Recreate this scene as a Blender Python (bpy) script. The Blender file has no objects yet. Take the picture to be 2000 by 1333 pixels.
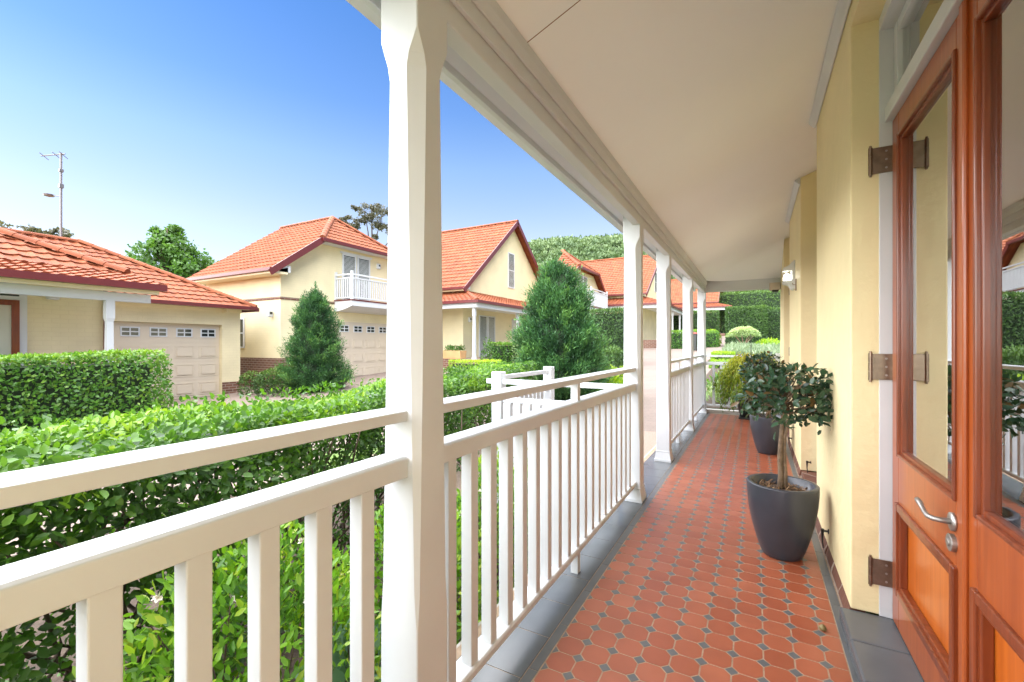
import bpy, bmesh, math, random
import numpy as np
from mathutils import Vector, Matrix, noise as mnoise
R = math.radians
random.seed(7)
SC = bpy.context.scene
COL = SC.collection

# ------------------------------------------------------------------ camera
cam_d = bpy.data.cameras.new('camera')
cam_d.sensor_width = 36.0
cam_d.lens = 866.0 / 2000.0 * 36.0
cam_d.shift_y = 8.0 / 2000.0
cam_d.clip_start = 0.02
cam_d.clip_end = 3000
cam = bpy.data.objects.new('camera', cam_d)
COL.objects.link(cam)
cam.location = (0, 0, 1.21)
cam.rotation_euler = (R(90), 0, R(28.75))
SC.camera = cam

# ------------------------------------------------------------------ light
SUN_EL, SUN_AZ = R(50), R(222)      # azimuth measured from +Y clockwise: behind the camera, house side
world = bpy.data.worlds.new('World')
SC.world = world
world.use_nodes = True
wn = world.node_tree
bg = wn.nodes['Background']
sky = wn.nodes.new('ShaderNodeTexSky')
sky.sky_type = 'NISHITA'
sky.sun_disc = False
sky.sun_elevation = SUN_EL
sky.sun_rotation = SUN_AZ
sky.altitude = 300
sky.air_density = 1.0
sky.dust_density = 0.5
sky.ozone_density = 2.2
# the sky deepens from a pale horizon to clear blue overhead
tc = wn.nodes.new('ShaderNodeTexCoord'); sx = wn.nodes.new('ShaderNodeSeparateXYZ'); rp = wn.nodes.new('ShaderNodeValToRGB'); mxs = wn.nodes.new('ShaderNodeMix')
mxs.data_type = 'RGBA'; mxs.blend_type = 'MULTIPLY'; mxs.inputs[0].default_value = 1.0; mxs.clamp_result = False
wn.links.new(tc.outputs['Generated'], sx.inputs[0]); wn.links.new(sx.outputs[2], rp.inputs[0])
SKY = [(.0, (1, .86, .78)), (.236, (1.06, .86, .78)), (.365, (.84, .85, .85)), (.46, (.56, .71, .88)), (.58, (.40, .62, .86)), (.85, (.38, .58, .80))]
while len(rp.color_ramp.elements) < len(SKY): rp.color_ramp.elements.new(.5)
for e_, (p_, c_) in zip(rp.color_ramp.elements, SKY): e_.position = p_; e_.color = (*c_, 1)
wn.links.new(sky.outputs[0], mxs.inputs[6]); wn.links.new(rp.outputs[0], mxs.inputs[7]); wn.links.new(mxs.outputs[2], bg.inputs[0])
bg.inputs[1].default_value = 0.066
sun_d = bpy.data.lights.new('sun', 'SUN')
sun_d.energy = 4.6
sun_d.angle = R(150)
sun_d.color = (1.0, 0.975, 0.94)
sun = bpy.data.objects.new('sun', sun_d)
COL.objects.link(sun)
sdir = Vector((math.sin(SUN_AZ) * math.cos(SUN_EL), math.cos(SUN_AZ) * math.cos(SUN_EL), math.sin(SUN_EL)))
sun.rotation_euler = sdir.to_track_quat('Z', 'Y').to_euler()
sun.location = (5, -5, 30)

SC.render.engine = 'CYCLES'
SC.view_settings.view_transform = 'Standard'
SC.view_settings.look = 'None'
SC.view_settings.gamma = 1.0
SC.view_settings.exposure = 2.28
SC.cycles.max_bounces = 12
SC.cycles.diffuse_bounces = 7
SC.cycles.transparent_max_bounces = 12
SC.cycles.sample_clamp_indirect = 6

# ------------------------------------------------------------------ materials
def srgb(r, g, b):
    f = lambda c: ((c / 255 + 0.055) / 1.055) ** 2.4 if c > 10 else c / 255 / 12.92
    return (f(r), f(g), f(b))

def mat(name, col, rough=0.6, var=0.0, scale=4.0, bump=0.0, bscale=40.0, metal=0.0, spec=0.5,
        col2=None, coat=0.0, tint=False, transl=0.0, tcol=None):
    m = bpy.data.materials.new(name)
    m.use_nodes = True
    nt = m.node_tree
    N, L = nt.nodes, nt.links
    b = N['Principled BSDF']
    b.inputs['Roughness'].default_value = rough
    b.inputs['Metallic'].default_value = metal
    b.inputs['Specular IOR Level'].default_value = spec
    b.inputs['Coat Weight'].default_value = coat
    b.inputs['Base Color'].default_value = (*col, 1)
    geo = None
    if var or bump:
        geo = N.new('ShaderNodeNewGeometry')
    src = None
    if tint:
        at = N.new('ShaderNodeAttribute'); at.attribute_name = 'tint'
        ra = N.new('ShaderNodeValToRGB')
        cols = tint
        while len(ra.color_ramp.elements) < len(cols):
            ra.color_ramp.elements.new(0.5)
        for i, c in enumerate(cols):
            ra.color_ramp.elements[i].position = i / (len(cols) - 1)
            ra.color_ramp.elements[i].color = (*c, 1)
        L.new(at.outputs['Fac'], ra.inputs[0])
        src = ra.outputs[0]
    if var:
        nz = N.new('ShaderNodeTexNoise'); nz.inputs['Scale'].default_value = scale
        nz.inputs['Detail'].default_value = 5
        L.new(geo.outputs['Position'], nz.inputs['Vector'])
        mx = N.new('ShaderNodeMix'); mx.data_type = 'RGBA'
        c2 = col2 or tuple(c * (1 - var) for c in col)
        mr = N.new('ShaderNodeMapRange'); mr.inputs[1].default_value = .35; mr.inputs[2].default_value = .7
        L.new(nz.outputs[0], mr.inputs[0]); L.new(mr.outputs[0], mx.inputs[0])
        if src is not None:
            L.new(src, mx.inputs[6])
            mm = N.new('ShaderNodeMix'); mm.data_type = 'RGBA'; mm.blend_type = 'MULTIPLY'; mm.inputs[0].default_value = 1
            L.new(src, mm.inputs[6]); mm.inputs[7].default_value = (1 - var, 1 - var, 1 - var, 1)
            L.new(mm.outputs[2], mx.inputs[7])
        else:
            mx.inputs[6].default_value = (*col, 1); mx.inputs[7].default_value = (*c2, 1)
        src = mx.outputs[2]
    if src is not None:
        L.new(src, b.inputs['Base Color'])
    if bump:
        nb = N.new('ShaderNodeTexNoise'); nb.inputs['Scale'].default_value = bscale; nb.inputs['Detail'].default_value = 6
        L.new(geo.outputs['Position'], nb.inputs['Vector'])
        bp = N.new('ShaderNodeBump'); bp.inputs['Strength'].default_value = 0.6; bp.inputs['Distance'].default_value = bump
        L.new(nb.outputs[0], bp.inputs['Height']); L.new(bp.outputs[0], b.inputs['Normal'])
    if transl:
        out = N['Material Output']
        tr = N.new('ShaderNodeBsdfTranslucent'); ms = N.new('ShaderNodeMixShader'); ms.inputs[0].default_value = transl
        if src is not None:
            br = N.new('ShaderNodeMix'); br.data_type = 'RGBA'; br.blend_type = 'MULTIPLY'; br.inputs[0].default_value = 1
            br.inputs[7].default_value = (*(tcol or (1.6, 1.6, 0.8)), 1); br.clamp_result = False
            L.new(src, br.inputs[6]); L.new(br.outputs[2], tr.inputs[0])
        else:
            tr.inputs[0].default_value = (*col, 1)
        L.new(b.outputs[0], ms.inputs[1]); L.new(tr.outputs[0], ms.inputs[2]); L.new(ms.outputs[0], out.inputs[0])
    return m

def brick_mat(name, c1, c2, mortar, sx, sy, plane='YZ', bumpd=0.004, msize=0.02, rough=0.8, soft=False, offs=0.5):
    m = bpy.data.materials.new(name); m.use_nodes = True
    nt = m.node_tree; N, L = nt.nodes, nt.links; b = N['Principled BSDF']; b.inputs['Roughness'].default_value = rough
    geo = N.new('ShaderNodeNewGeometry'); sep = N.new('ShaderNodeSeparateXYZ'); L.new(geo.outputs['Position'], sep.inputs[0])
    cmb = N.new('ShaderNodeCombineXYZ')
    if plane == 'XY':
        L.new(sep.outputs[0], cmb.inputs[0]); L.new(sep.outputs[1], cmb.inputs[1])
    else:
        ad = N.new('ShaderNodeMath'); ad.operation = 'ADD'
        L.new(sep.outputs[0], ad.inputs[0]); L.new(sep.outputs[1], ad.inputs[1])
        L.new(ad.outputs[0], cmb.inputs[0]); L.new(sep.outputs[2], cmb.inputs[1])
    br = N.new('ShaderNodeTexBrick'); L.new(cmb.outputs[0], br.inputs[0])
    br.inputs['Scale'].default_value = 1; br.inputs['Brick Width'].default_value = sx; br.inputs['Row Height'].default_value = sy
    br.inputs['Mortar Size'].default_value = msize; br.inputs['Mortar Smooth'].default_value = .6 if soft else .1
    br.offset = offs
    br.inputs['Color1'].default_value = (*c1, 1); br.inputs['Color2'].default_value = (*c2, 1); br.inputs['Mortar'].default_value = (*mortar, 1)
    nz = N.new('ShaderNodeTexNoise'); nz.inputs['Scale'].default_value = 1.3; nz.inputs['Detail'].default_value = 6
    L.new(geo.outputs['Position'], nz.inputs['Vector'])
    mr = N.new('ShaderNodeMapRange'); mr.inputs[1].default_value = .3; mr.inputs[2].default_value = .7; mr.inputs[3].default_value = .9; mr.inputs[4].default_value = 1.04
    L.new(nz.outputs[0], mr.inputs[0])
    mm = N.new('ShaderNodeMix'); mm.data_type = 'RGBA'; mm.blend_type = 'MULTIPLY'; mm.inputs[0].default_value = 1
    L.new(br.outputs[0], mm.inputs[6]); L.new(mr.outputs[0], mm.inputs[7]); L.new(mm.outputs[2], b.inputs['Base Color'])
    nb = N.new('ShaderNodeTexNoise'); nb.inputs['Scale'].default_value = 28; nb.inputs['Detail'].default_value = 7
    L.new(geo.outputs['Position'], nb.inputs['Vector'])
    ma = N.new('ShaderNodeMath'); ma.operation = 'MULTIPLY_ADD'; ma.inputs[1].default_value = -1.0
    L.new(br.outputs['Fac'], ma.inputs[0]); L.new(nb.outputs[0], ma.inputs[2])
    bp = N.new('ShaderNodeBump'); bp.inputs['Distance'].default_value = bumpd; bp.inputs['Strength'].default_value = .7
    L.new(ma.outputs[0], bp.inputs['Height']); L.new(bp.outputs[0], b.inputs['Normal'])
    return m

def wood_mat(name, c1, c2):
    m = bpy.data.materials.new(name); m.use_nodes = True
    nt = m.node_tree; N, L = nt.nodes, nt.links; b = N['Principled BSDF']
    b.inputs['Roughness'].default_value = .28; b.inputs['Coat Weight'].default_value = .2; b.inputs['Coat Roughness'].default_value = .12
    geo = N.new('ShaderNodeNewGeometry'); mp = N.new('ShaderNodeMapping'); mp.inputs['Scale'].default_value = (30, 30, 1.6)
    L.new(geo.outputs['Position'], mp.inputs[0])
    nz = N.new('ShaderNodeTexNoise'); nz.inputs['Scale'].default_value = 1.5; nz.inputs['Detail'].default_value = 8; nz.inputs['Distortion'].default_value = .6
    L.new(mp.outputs[0], nz.inputs['Vector'])
    ra = N.new('ShaderNodeValToRGB'); ra.color_ramp.elements[0].position = .3; ra.color_ramp.elements[1].position = .72
    ra.color_ramp.elements[0].color = (*c1, 1); ra.color_ramp.elements[1].color = (*c2, 1)
    L.new(nz.outputs[0], ra.inputs[0]); L.new(ra.outputs[0], b.inputs['Base Color'])
    bp = N.new('ShaderNodeBump'); bp.inputs['Distance'].default_value = .0006; bp.inputs['Strength'].default_value = .4
    L.new(nz.outputs[0], bp.inputs['Height']); L.new(bp.outputs[0], b.inputs['Normal'])
    return m

def glass_mat(name, tint=(.93, .95, .93), refl=.3):
    m = bpy.data.materials.new(name); m.use_nodes = True
    nt = m.node_tree; N, L = nt.nodes, nt.links; N.remove(N['Principled BSDF']); out = N['Material Output']
    tr = N.new('ShaderNodeBsdfTransparent'); tr.inputs[0].default_value = (*tint, 1)
    gl = N.new('ShaderNodeBsdfGlossy'); gl.inputs['Roughness'].default_value = 0.0; gl.inputs[0].default_value = (1, 1, 1, 1)
    fr = N.new('ShaderNodeLayerWeight'); fr.inputs[0].default_value = .55
    mr = N.new('ShaderNodeMapRange'); mr.inputs[3].default_value = refl; mr.inputs[4].default_value = 1
    L.new(fr.outputs['Fresnel'], mr.inputs[0])
    ms = N.new('ShaderNodeMixShader'); L.new(mr.outputs[0], ms.inputs[0]); L.new(tr.outputs[0], ms.inputs[1]); L.new(gl.outputs[0], ms.inputs[2])
    L.new(ms.outputs[0], out.inputs[0])
    return m

def emit_mat(name, col, s):
    m = bpy.data.materials.new(name); m.use_nodes = True
    b = m.node_tree.nodes['Principled BSDF']; b.inputs['Emission Color'].default_value = (*col, 1); b.inputs['Emission Strength'].default_value = s
    b.inputs['Base Color'].default_value = (*col, 1)
    return m

M = {}
M['white'] = mat('white gloss paint', (.60, .625, .65), .38, var=.06, scale=3.2, bump=.0007, bscale=45)
M['ceil'] = mat('ceiling paint', (.89, .905, .91), .55, var=.04, scale=.9)
M['cream'] = mat('cream bagged and painted wall', (.80, .69, .40), .62, var=.07, scale=2.6, bump=.012, bscale=13)
M['cream_far'] = brick_mat('cream bagged brick', (.75, .665, .43), (.742, .657, .423), (.72, .635, .408), .24, .086, bumpd=.0025, soft=True, msize=.010)
M['brick'] = brick_mat('brown brick', (.17, .072, .043), (.12, .05, .032), (.30, .23, .18), .24, .086, bumpd=.01, msize=.011)
M['trimcream'] = mat('cream trim', (.78, .69, .46), .5, var=.04)
M['maroon'] = mat('maroon gutter', (.125, .016, .017), .38, var=.15)
M['door_beige'] = mat('beige garage door', (.61, .535, .42), .45, var=.03)
M['pane_dark'] = mat('dark glass', (.03, .035, .035), .08, spec=.8)
M['louvre'] = mat('pale louvre', (.60, .63, .60), .5)
M['tile'] = None
M['wood'] = wood_mat('varnished cedar', (.275, .056, .012), (.385, .090, .018))
M['wood2'] = wood_mat('varnished cedar panel', (.42, .090, .010), (.56, .145, .015))
M['wood3'] = wood_mat('dark cedar moulding', (.13, .026, .008), (.24, .050, .013))
M['steel'] = mat('brushed nickel', (.42, .40, .375), .5, metal=1.0, bump=.0003, bscale=200)
M['bronze'] = mat('aged brass hinge', (.27, .205, .155), .30, metal=.85, var=.3, scale=30)
M['glass'] = glass_mat('door glass', refl=.36)
M['clear'] = glass_mat('lamp glass', refl=.08)
M['dark'] = mat('dark fitting', (.02, .02, .02), .4)
M['slate'] = mat('charcoal floor tile', (.115, .125, .135), .24, var=.28, scale=3.0, bump=.0006, bscale=18)
M['slate2'] = mat('charcoal border tile', (.115, .121, .127), .33, var=.2, scale=8.0)
M['grout'] = mat('sandy grout', (.40, .29, .20), .9, var=.35, scale=25)
M['pot'] = mat('dark grey glazed pot', (.042, .046, .060), .30, var=.2, scale=6, bump=.0006, bscale=25)
M['soil'] = mat('bark mulch', (.10, .055, .028), .95, var=.7, scale=60, bump=.01, bscale=90)
M['bark'] = mat('grey bark', (.22, .15, .095), .85, var=.5, scale=40, bump=.003, bscale=80)
M['bark2'] = mat('dark bark', (.09, .06, .042), .9, var=.5, scale=10, bump=.01, bscale=30)
M['bed'] = mat('garden soil', (.075, .05, .033), .95, var=.6, scale=9, bump=.02, bscale=30)
M['pave'] = brick_mat('pinkish block paving', (.225, .172, .143), (.205, .157, .13), (.18, .14, .117), .21, .105, plane='XY', bumpd=.003, msize=.006)
M['pebble'] = mat('exposed pebble concrete', (.34, .27, .215), .8, var=.75, scale=75, bump=.004, bscale=75, col2=(.20, .13, .095))
M['conc'] = mat('pale concrete', (.48, .455, .41), .7, var=.15, scale=6, bump=.002)
M['grass'] = mat('lawn', (.10, .17, .03), .9, var=.4, scale=3, bump=.02, bscale=60)
M['terracotta'] = mat('terracotta trough', (.60, .36, .16), .7, var=.2)
M['binm'] = mat('dark green bin', (.03, .035, .032), .45)
M['binlid'] = mat('red bin lid', (.45, .10, .09), .45)
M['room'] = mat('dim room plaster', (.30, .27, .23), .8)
M['lampglow'] = emit_mat('lit lamp bulb', (1, .98, .93), 3)
M['galv'] = mat('galvanised pole', (.20, .19, .20), .45, metal=.6)

def roof_mat():
    m = bpy.data.materials.new('orange terracotta roof tile'); m.use_nodes = True
    nt = m.node_tree; N, L = nt.nodes, nt.links; b = N['Principled BSDF']; b.inputs['Roughness'].default_value = .75; b.inputs['Specular IOR Level'].default_value = .3
    at = N.new('ShaderNodeAttribute'); at.attribute_name = 'tint'
    ra = N.new('ShaderNodeValToRGB')
    ra.color_ramp.elements[0].color = (.225, .062, .025, 1); ra.color_ramp.elements[1].color = (.295, .090, .036, 1)
    e_ = ra.color_ramp.elements.new(.5); e_.color = (.255, .073, .029, 1)
    L.new(at.outputs['Fac'], ra.inputs[0])
    geo = N.new('ShaderNodeNewGeometry'); nz = N.new('ShaderNodeTexNoise'); nz.inputs['Scale'].default_value = 2.2; nz.inputs['Detail'].default_value = 8
    L.new(geo.outputs['Position'], nz.inputs['Vector'])
    mr = N.new('ShaderNodeMapRange'); mr.inputs[1].default_value = .3; mr.inputs[2].default_value = .75; mr.inputs[3].default_value = 1.06; mr.inputs[4].default_value = .78
    L.new(nz.outputs[0], mr.inputs[0])
    mm = N.new('ShaderNodeMix'); mm.data_type = 'RGBA'; mm.blend_type = 'MULTIPLY'; mm.inputs[0].default_value = 1
    L.new(ra.outputs[0], mm.inputs[6]); L.new(mr.outputs[0], mm.inputs[7]); L.new(mm.outputs[2], b.inputs['Base Color'])
    return m
M['roof'] = roof_mat()
M['octagon'] = mat('terracotta floor tile', (.4, .1, .06), .37, var=.14, scale=7, tint=[(.285, .070, .031), (.335, .093, .044), (.38, .118, .060)], bump=.0004, bscale=30)

G = lambda *c: [tuple(x) for x in c]
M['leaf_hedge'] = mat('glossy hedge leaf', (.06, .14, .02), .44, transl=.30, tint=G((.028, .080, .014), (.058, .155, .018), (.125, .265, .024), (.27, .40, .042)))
M['leaf_far'] = mat('hedge leaf further off', (.06, .14, .02), .4, transl=.28, tint=G((.014, .050, .012), (.034, .115, .016), (.075, .20, .022), (.20, .34, .035)))
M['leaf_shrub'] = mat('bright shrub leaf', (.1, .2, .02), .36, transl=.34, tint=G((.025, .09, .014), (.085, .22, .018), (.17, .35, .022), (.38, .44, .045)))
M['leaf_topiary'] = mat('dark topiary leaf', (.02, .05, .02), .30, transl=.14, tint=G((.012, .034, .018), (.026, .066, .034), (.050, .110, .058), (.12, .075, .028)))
M['leaf_conifer'] = mat('conifer frond', (.03, .08, .02), .6, transl=.16, tint=G((.010, .040, .018), (.028, .092, .034), (.060, .17, .050), (.12, .26, .06)))
M['leaf_cypress'] = mat('clipped cypress', (.03, .07, .015), .6, transl=.15, tint=G((.014, .040, .012), (.032, .080, .016), (.062, .135, .020), (.12, .21, .03)))
M['leaf_tree'] = mat('tree leaf', (.05, .12, .02), .5, transl=.3, tint=G((.024, .060, .018), (.050, .120, .024), (.090, .20, .032), (.15, .27, .05)))
M['leaf_gum'] = mat('gum leaf', (.07, .08, .05), .5, transl=.2, tint=G((.050, .050, .032), (.090, .088, .055), (.15, .135, .085)))
M['leaf_maple'] = mat('maple leaf', (.12, .15, .02), .5, transl=.35, tint=G((.06, .13, .014), (.16, .25, .020), (.34, .36, .022), (.46, .38, .03)))
M['leaf_lime'] = mat('lime shrub leaf', (.2, .3, .02), .5, transl=.35, tint=G((.09, .20, .014), (.20, .35, .018), (.36, .50, .03)))
M['leaf_silver'] = mat('silvery lavender', (.2, .25, .17), .7, transl=.2, tint=G((.10, .16, .085), (.20, .28, .16), (.34, .40, .27)))
M['leaf_pale'] = mat('pale variegated leaf', (.2, .3, .15), .5, transl=.3, tint=G((.08, .15, .05), (.22, .32, .13), (.46, .54, .30)))
M['leaf_forest'] = mat('forest canopy', (.05, .1, .03), .7, transl=.12, tint=G((.060, .108, .044), (.115, .180, .076), (.19, .26, .125)))  # greens paled to stand in for haze over the distant hill
M['core'] = mat('painted dim foliage interior', (.014, .030, .010), .9)  # near-black green: shade inside the foliage put into the colour
M['petal'] = mat('white petal', (.8, .74, .66), .5)
M['petal_y'] = mat('yellow petal', (.75, .62, .05), .5)
M['leaf_grey'] = mat('glaucous leaf', (.1, .2, .12), .45, transl=.2, tint=G((.05, .13, .075), (.13, .25, .16), (.22, .36, .24)))

# ------------------------------------------------------------------ mesh helpers
class MB:
    def __init__(s): s.v = []; s.f = []
    def add(s, vs, fs):
        o = len(s.v); s.v += [tuple(v) for v in vs]; s.f += [tuple(i + o for i in f) for f in fs]; return s
    def box(s, x0, x1, y0, y1, z0, z1):
        x0, x1 = sorted((x0, x1)); y0, y1 = sorted((y0, y1)); z0, z1 = sorted((z0, z1))
        return s.add([(x0, y0, z0), (x1, y0, z0), (x1, y1, z0), (x0, y1, z0), (x0, y0, z1), (x1, y0, z1), (x1, y1, z1), (x0, y1, z1)],
                     [(0, 3, 2, 1), (4, 5, 6, 7), (0, 1, 5, 4), (1, 2, 6, 5), (2, 3, 7, 6), (3, 0, 4, 7)])
    def prism(s, pts, axis, a0, a1):
        """polygon pts (p,q) extruded along axis; p,q are the other two axes in xyz order"""
        n = len(pts)
        mk = {'x': lambda p, q, a: (a, p, q), 'y': lambda p, q, a: (p, a, q), 'z': lambda p, q, a: (p, q, a)}[axis]
        vs = [mk(p, q, a0) for p, q in pts] + [mk(p, q, a1) for p, q in pts]
        return s.add(vs, [tuple(range(n))[::-1], tuple(range(n, 2 * n))] + [(i, (i + 1) % n, n + (i + 1) % n, n + i) for i in range(n)])
    def bar(s, p0, p1, w, h, up=(0, 0, 1)):
        p0, p1 = Vector(p0), Vector(p1); d = (p1 - p0).normalized(); up = Vector(up)
        sd = d.cross(up).normalized(); u2 = sd.cross(d).normalized()
        vs = []
        for p in (p0, p1):
            for a, b in ((-1, -1), (1, -1), (1, 1), (-1, 1)): vs.append(p + sd * a * w / 2 + u2 * b * h / 2)
        return s.add(vs, [(0, 1, 2, 3), (7, 6, 5, 4), (0, 4, 5, 1), (1, 5, 6, 2), (2, 6, 7, 3), (3, 7, 4, 0)])
    def tube(s, pts, rad, n=8, cap=True):
        pts = [Vector(p) for p in pts]
        if not hasattr(rad, '__len__'): rad = [rad] * len(pts)
        vs = []; fs = []
        for i, p in enumerate(pts):
            d = (pts[min(i + 1, len(pts) - 1)] - pts[max(i - 1, 0)]).normalized()
            a = d.cross(Vector((0, 0, 1)) if abs(d.z) < .9 else Vector((1, 0, 0))).normalized(); b = d.cross(a)
            for k in range(n):
                t = 2 * math.pi * k / n; vs.append(p + (a * math.cos(t) + b * math.sin(t)) * rad[i])
        for i in range(len(pts) - 1):
            for k in range(n): fs.append((i * n + k, i * n + (k + 1) % n, (i + 1) * n + (k + 1) % n, (i + 1) * n + k))
        if cap: fs += [tuple(range(n))[::-1], tuple(range((len(pts) - 1) * n, len(pts) * n))]
        return s.add(vs, fs)
    def lathe(s, prof, c, n=48):
        vs = []; fs = []
        for r, z in prof:
            for k in range(n):
                t = 2 * math.pi * k / n; vs.append((c[0] + r * math.cos(t), c[1] + r * math.sin(t), c[2] + z))
        for i in range(len(prof) - 1):
            for k in range(n): fs.append((i * n + k, i * n + (k + 1) % n, (i + 1) * n + (k + 1) % n, (i + 1) * n + k))
        return s.add(vs, fs)
    def build(s, name, m, parent=None, bevel=0, smooth=False, origin=None):
        return mesh_obj(name, s.v, s.f, m, parent, bevel, smooth, origin)

def world_loc(o):
    l = Vector(o.location)
    while o.parent: o = o.parent; l += o.location
    return l

def mesh_obj(name, v, f, m, parent=None, bevel=0, smooth=False, origin=None):
    if parent is not None: off = world_loc(parent)
    else: off = Vector(origin) if origin is not None else Vector((0, 0, 0))
    me = bpy.data.meshes.new(name)
    me.from_pydata([(a[0] - off.x, a[1] - off.y, a[2] - off.z) for a in v], [], f)
    bm = bmesh.new(); bm.from_mesh(me); bmesh.ops.recalc_face_normals(bm, faces=bm.faces); bm.to_mesh(me); bm.free()
    o = bpy.data.objects.new(name, me); COL.objects.link(o)
    if m: me.materials.append(m)
    if parent is not None: o.parent = parent
    else: o.location = off
    if bevel:
        b = o.modifiers.new('bevel', 'BEVEL'); b.width = bevel; b.segments = 2; b.limit_method = 'ANGLE'; b.angle_limit = R(35)
    if smooth:
        me.polygons.foreach_set('use_smooth', [True] * len(me.polygons))
    return o

def tag(o, label=None, cat=None, group=None, kind=None):
    if label: o['label'] = label
    if cat: o['category'] = cat
    if group: o['group'] = group
    if kind: o['kind'] = kind
    return o

def thing(name, label, cat, loc, group=None):
    o = bpy.data.objects.new(name, None); COL.objects.link(o); o.location = loc; o.empty_display_size = .1
    return tag(o, label, cat, group)

def struct(o, label=None, cat=None):
    o['kind'] = 'structure'
    if label: o['label'] = label; o['category'] = cat
    return o

def dup(root, loc, label=None):
    def rec(o, par):
        c = o.copy(); COL.objects.link(c); c.parent = par
        for ch in list(o.children): rec(ch, c)
        return c
    r = rec(root, None); r.location = loc
    if label: r['label'] = label
    return r

# ------------------------------------------------------------------ foliage (numpy)
def leaf_mesh(name, P, D, N, S, W, tint, m, parent=None, fold=.22, detail=True, origin=None, curl=.12, smooth=True):
    """P base points, D tip directions, N leaf normals, S lengths, W widths; one mesh of many small leaves"""
    n = len(P)
    D = D / (np.linalg.norm(D, axis=1, keepdims=True) + 1e-9)
    B = np.cross(N, D); B /= (np.linalg.norm(B, axis=1, keepdims=True) + 1e-9)
    N = np.cross(D, B)
    if detail:
        prof = [(0, 0, 0), (.30, .46, 0), (.70, .40, 0), (1, 0, -curl * 1.6), (.70, -.40, 0), (.30, -.46, 0), (.33, 0, -fold * .5), (.70, 0, -fold * .45 - curl * .5)]
        faces = [(0, 6, 1), (6, 7, 2, 1), (7, 3, 2), (0, 5, 6), (5, 4, 7, 6), (4, 3, 7)]
    else:
        prof = [(0, 0, 0), (.45, .5, fold * .3), (1, 0, -curl), (.45, -.5, fold * .3)]
        faces = [(0, 3, 2, 1)]
    k = len(prof)
    V = np.empty((n, k, 3))
    for i, (a, b, c) in enumerate(prof):
        V[:, i] = P + D * (a * S)[:, None] + B * (b * W)[:, None] + N * (c * W)[:, None]
    off = np.array(world_loc(parent) if parent is not None else (origin if origin is not None else (0, 0, 0)))
    V = (V.reshape(-1, 3) - off).astype(np.float32)
    li = np.concatenate([np.array(f) for f in faces]); tot = np.array([len(f) for f in faces])
    loops = (li[None, :] + (np.arange(n) * k)[:, None]).ravel().astype(np.int32)
    tots = np.tile(tot, n); starts = np.concatenate([[0], np.cumsum(tots)[:-1]]).astype(np.int32)
    me = bpy.data.meshes.new(name)
    me.vertices.add(len(V)); me.vertices.foreach_set('co', V.ravel())
    me.loops.add(len(loops)); me.loops.foreach_set('vertex_index', loops)
    me.polygons.add(len(tots)); me.polygons.foreach_set('loop_start', starts)
    try: me.polygons.foreach_set('loop_total', tots.astype(np.int32))
    except Exception: pass
    if smooth: me.polygons.foreach_set('use_smooth', np.ones(len(tots), dtype=bool))
    at = me.attributes.new('tint', 'FLOAT', 'POINT'); at.data.foreach_set('value', np.repeat(np.clip(tint, 0, 1), k).astype(np.float32))
    me.update(calc_edges=True); me.validate()
    me.materials.append(m)
    o = bpy.data.objects.new(name, me); COL.objects.link(o)
    if parent is not None: o.parent = parent
    else: o.location = off
    return o

def rnd_unit(rg, n):
    v = rg.normal(size=(n, 3)); return v / np.linalg.norm(v, axis=1, keepdims=True)

def lump(P, s, seed=0):
    """cheap smooth pseudo noise in -1..1"""
    a = np.sin(P[:, 0] * s + 1.7 * seed + 1.3 * np.sin(P[:, 1] * s * .7 + seed)) + np.sin(P[:, 1] * s * 1.1 + 2.1 + seed * .7 + 1.1 * np.sin(P[:, 2] * s * .9)) + np.sin(P[:, 2] * s * 1.2 + seed + .9 * np.sin(P[:, 0] * s * .8 + 2))
    return a / 3

# ------------------------------------------------------------------ terrain
def sstep(a, b, x):
    t = min(1, max(0, (x - a) / (b - a))); return t * t * (3 - 2 * t)
def zg(x, y):
    z = -.045 + .0555 * max(0, min(y, 75) - 8.0) - .027 * min(20, max(0, -x - 1))
    if x < -1.0: z -= .24 * sstep(4.4, 3.0, y) * sstep(-1.0, -1.3, x) * sstep(-9, -5, x)
    return z
zgv = np.vectorize(zg)

def grid_sheet(name, xs, ys, m, dz=0.0, inside=None):
    v = []; f = []; nx = len(xs)
    for y in ys:
        for x in xs: v.append((x, y, zg(x, y) + dz))
    for j in range(len(ys) - 1):
        for i in range(nx - 1):
            cx, cy = (xs[i] + xs[i + 1]) / 2, (ys[j] + ys[j + 1]) / 2
            if inside and not inside(cx, cy): continue
            f.append((j * nx + i, j * nx + i + 1, (j + 1) * nx + i + 1, (j + 1) * nx + i))
    return mesh_obj(name, v, f, m, smooth=True)

fr = lambda a, b, n: [a + (b - a) * i / n for i in range(n + 1)]
xs = fr(-400, -40, 12)[:-1] + fr(-40, -12, 14)[:-1] + fr(-12, 0, 40)[:-1] + fr(0, 40, 12)[:-1] + fr(40, 400, 12)
ys = fr(-300, -30, 8)[:-1] + fr(-30, 0, 10)[:-1] + fr(0, 12, 40)[:-1] + fr(12, 80, 30)[:-1] + fr(80, 600, 14)
struct(grid_sheet('ground', xs, ys, M['grass']))
struct(grid_sheet('driveway', fr(-30, -1.0, 60), fr(-6, 72, 160), M['pave'], .006, lambda x, y: y > 5.2 + max(0, (-x - 3)) * .0 or x < -5.0))
struct(grid_sheet('pebble_path', fr(-4.2, -1.05, 20), fr(3.0, 6.6, 20), M['pebble'], .011))
struct(grid_sheet('garden_bed', fr(-4.9, -1.06, 20), fr(-6, 3.5, 30), M['bed'], .016))
struct(grid_sheet('garden_bed', fr(-3.2, 6.0, 24), fr(9.1, 23, 28), M['bed'], .016, lambda x, y: x > -.9 + .10 * (y - 9) ** 1.0 * (-.6)))
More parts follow.
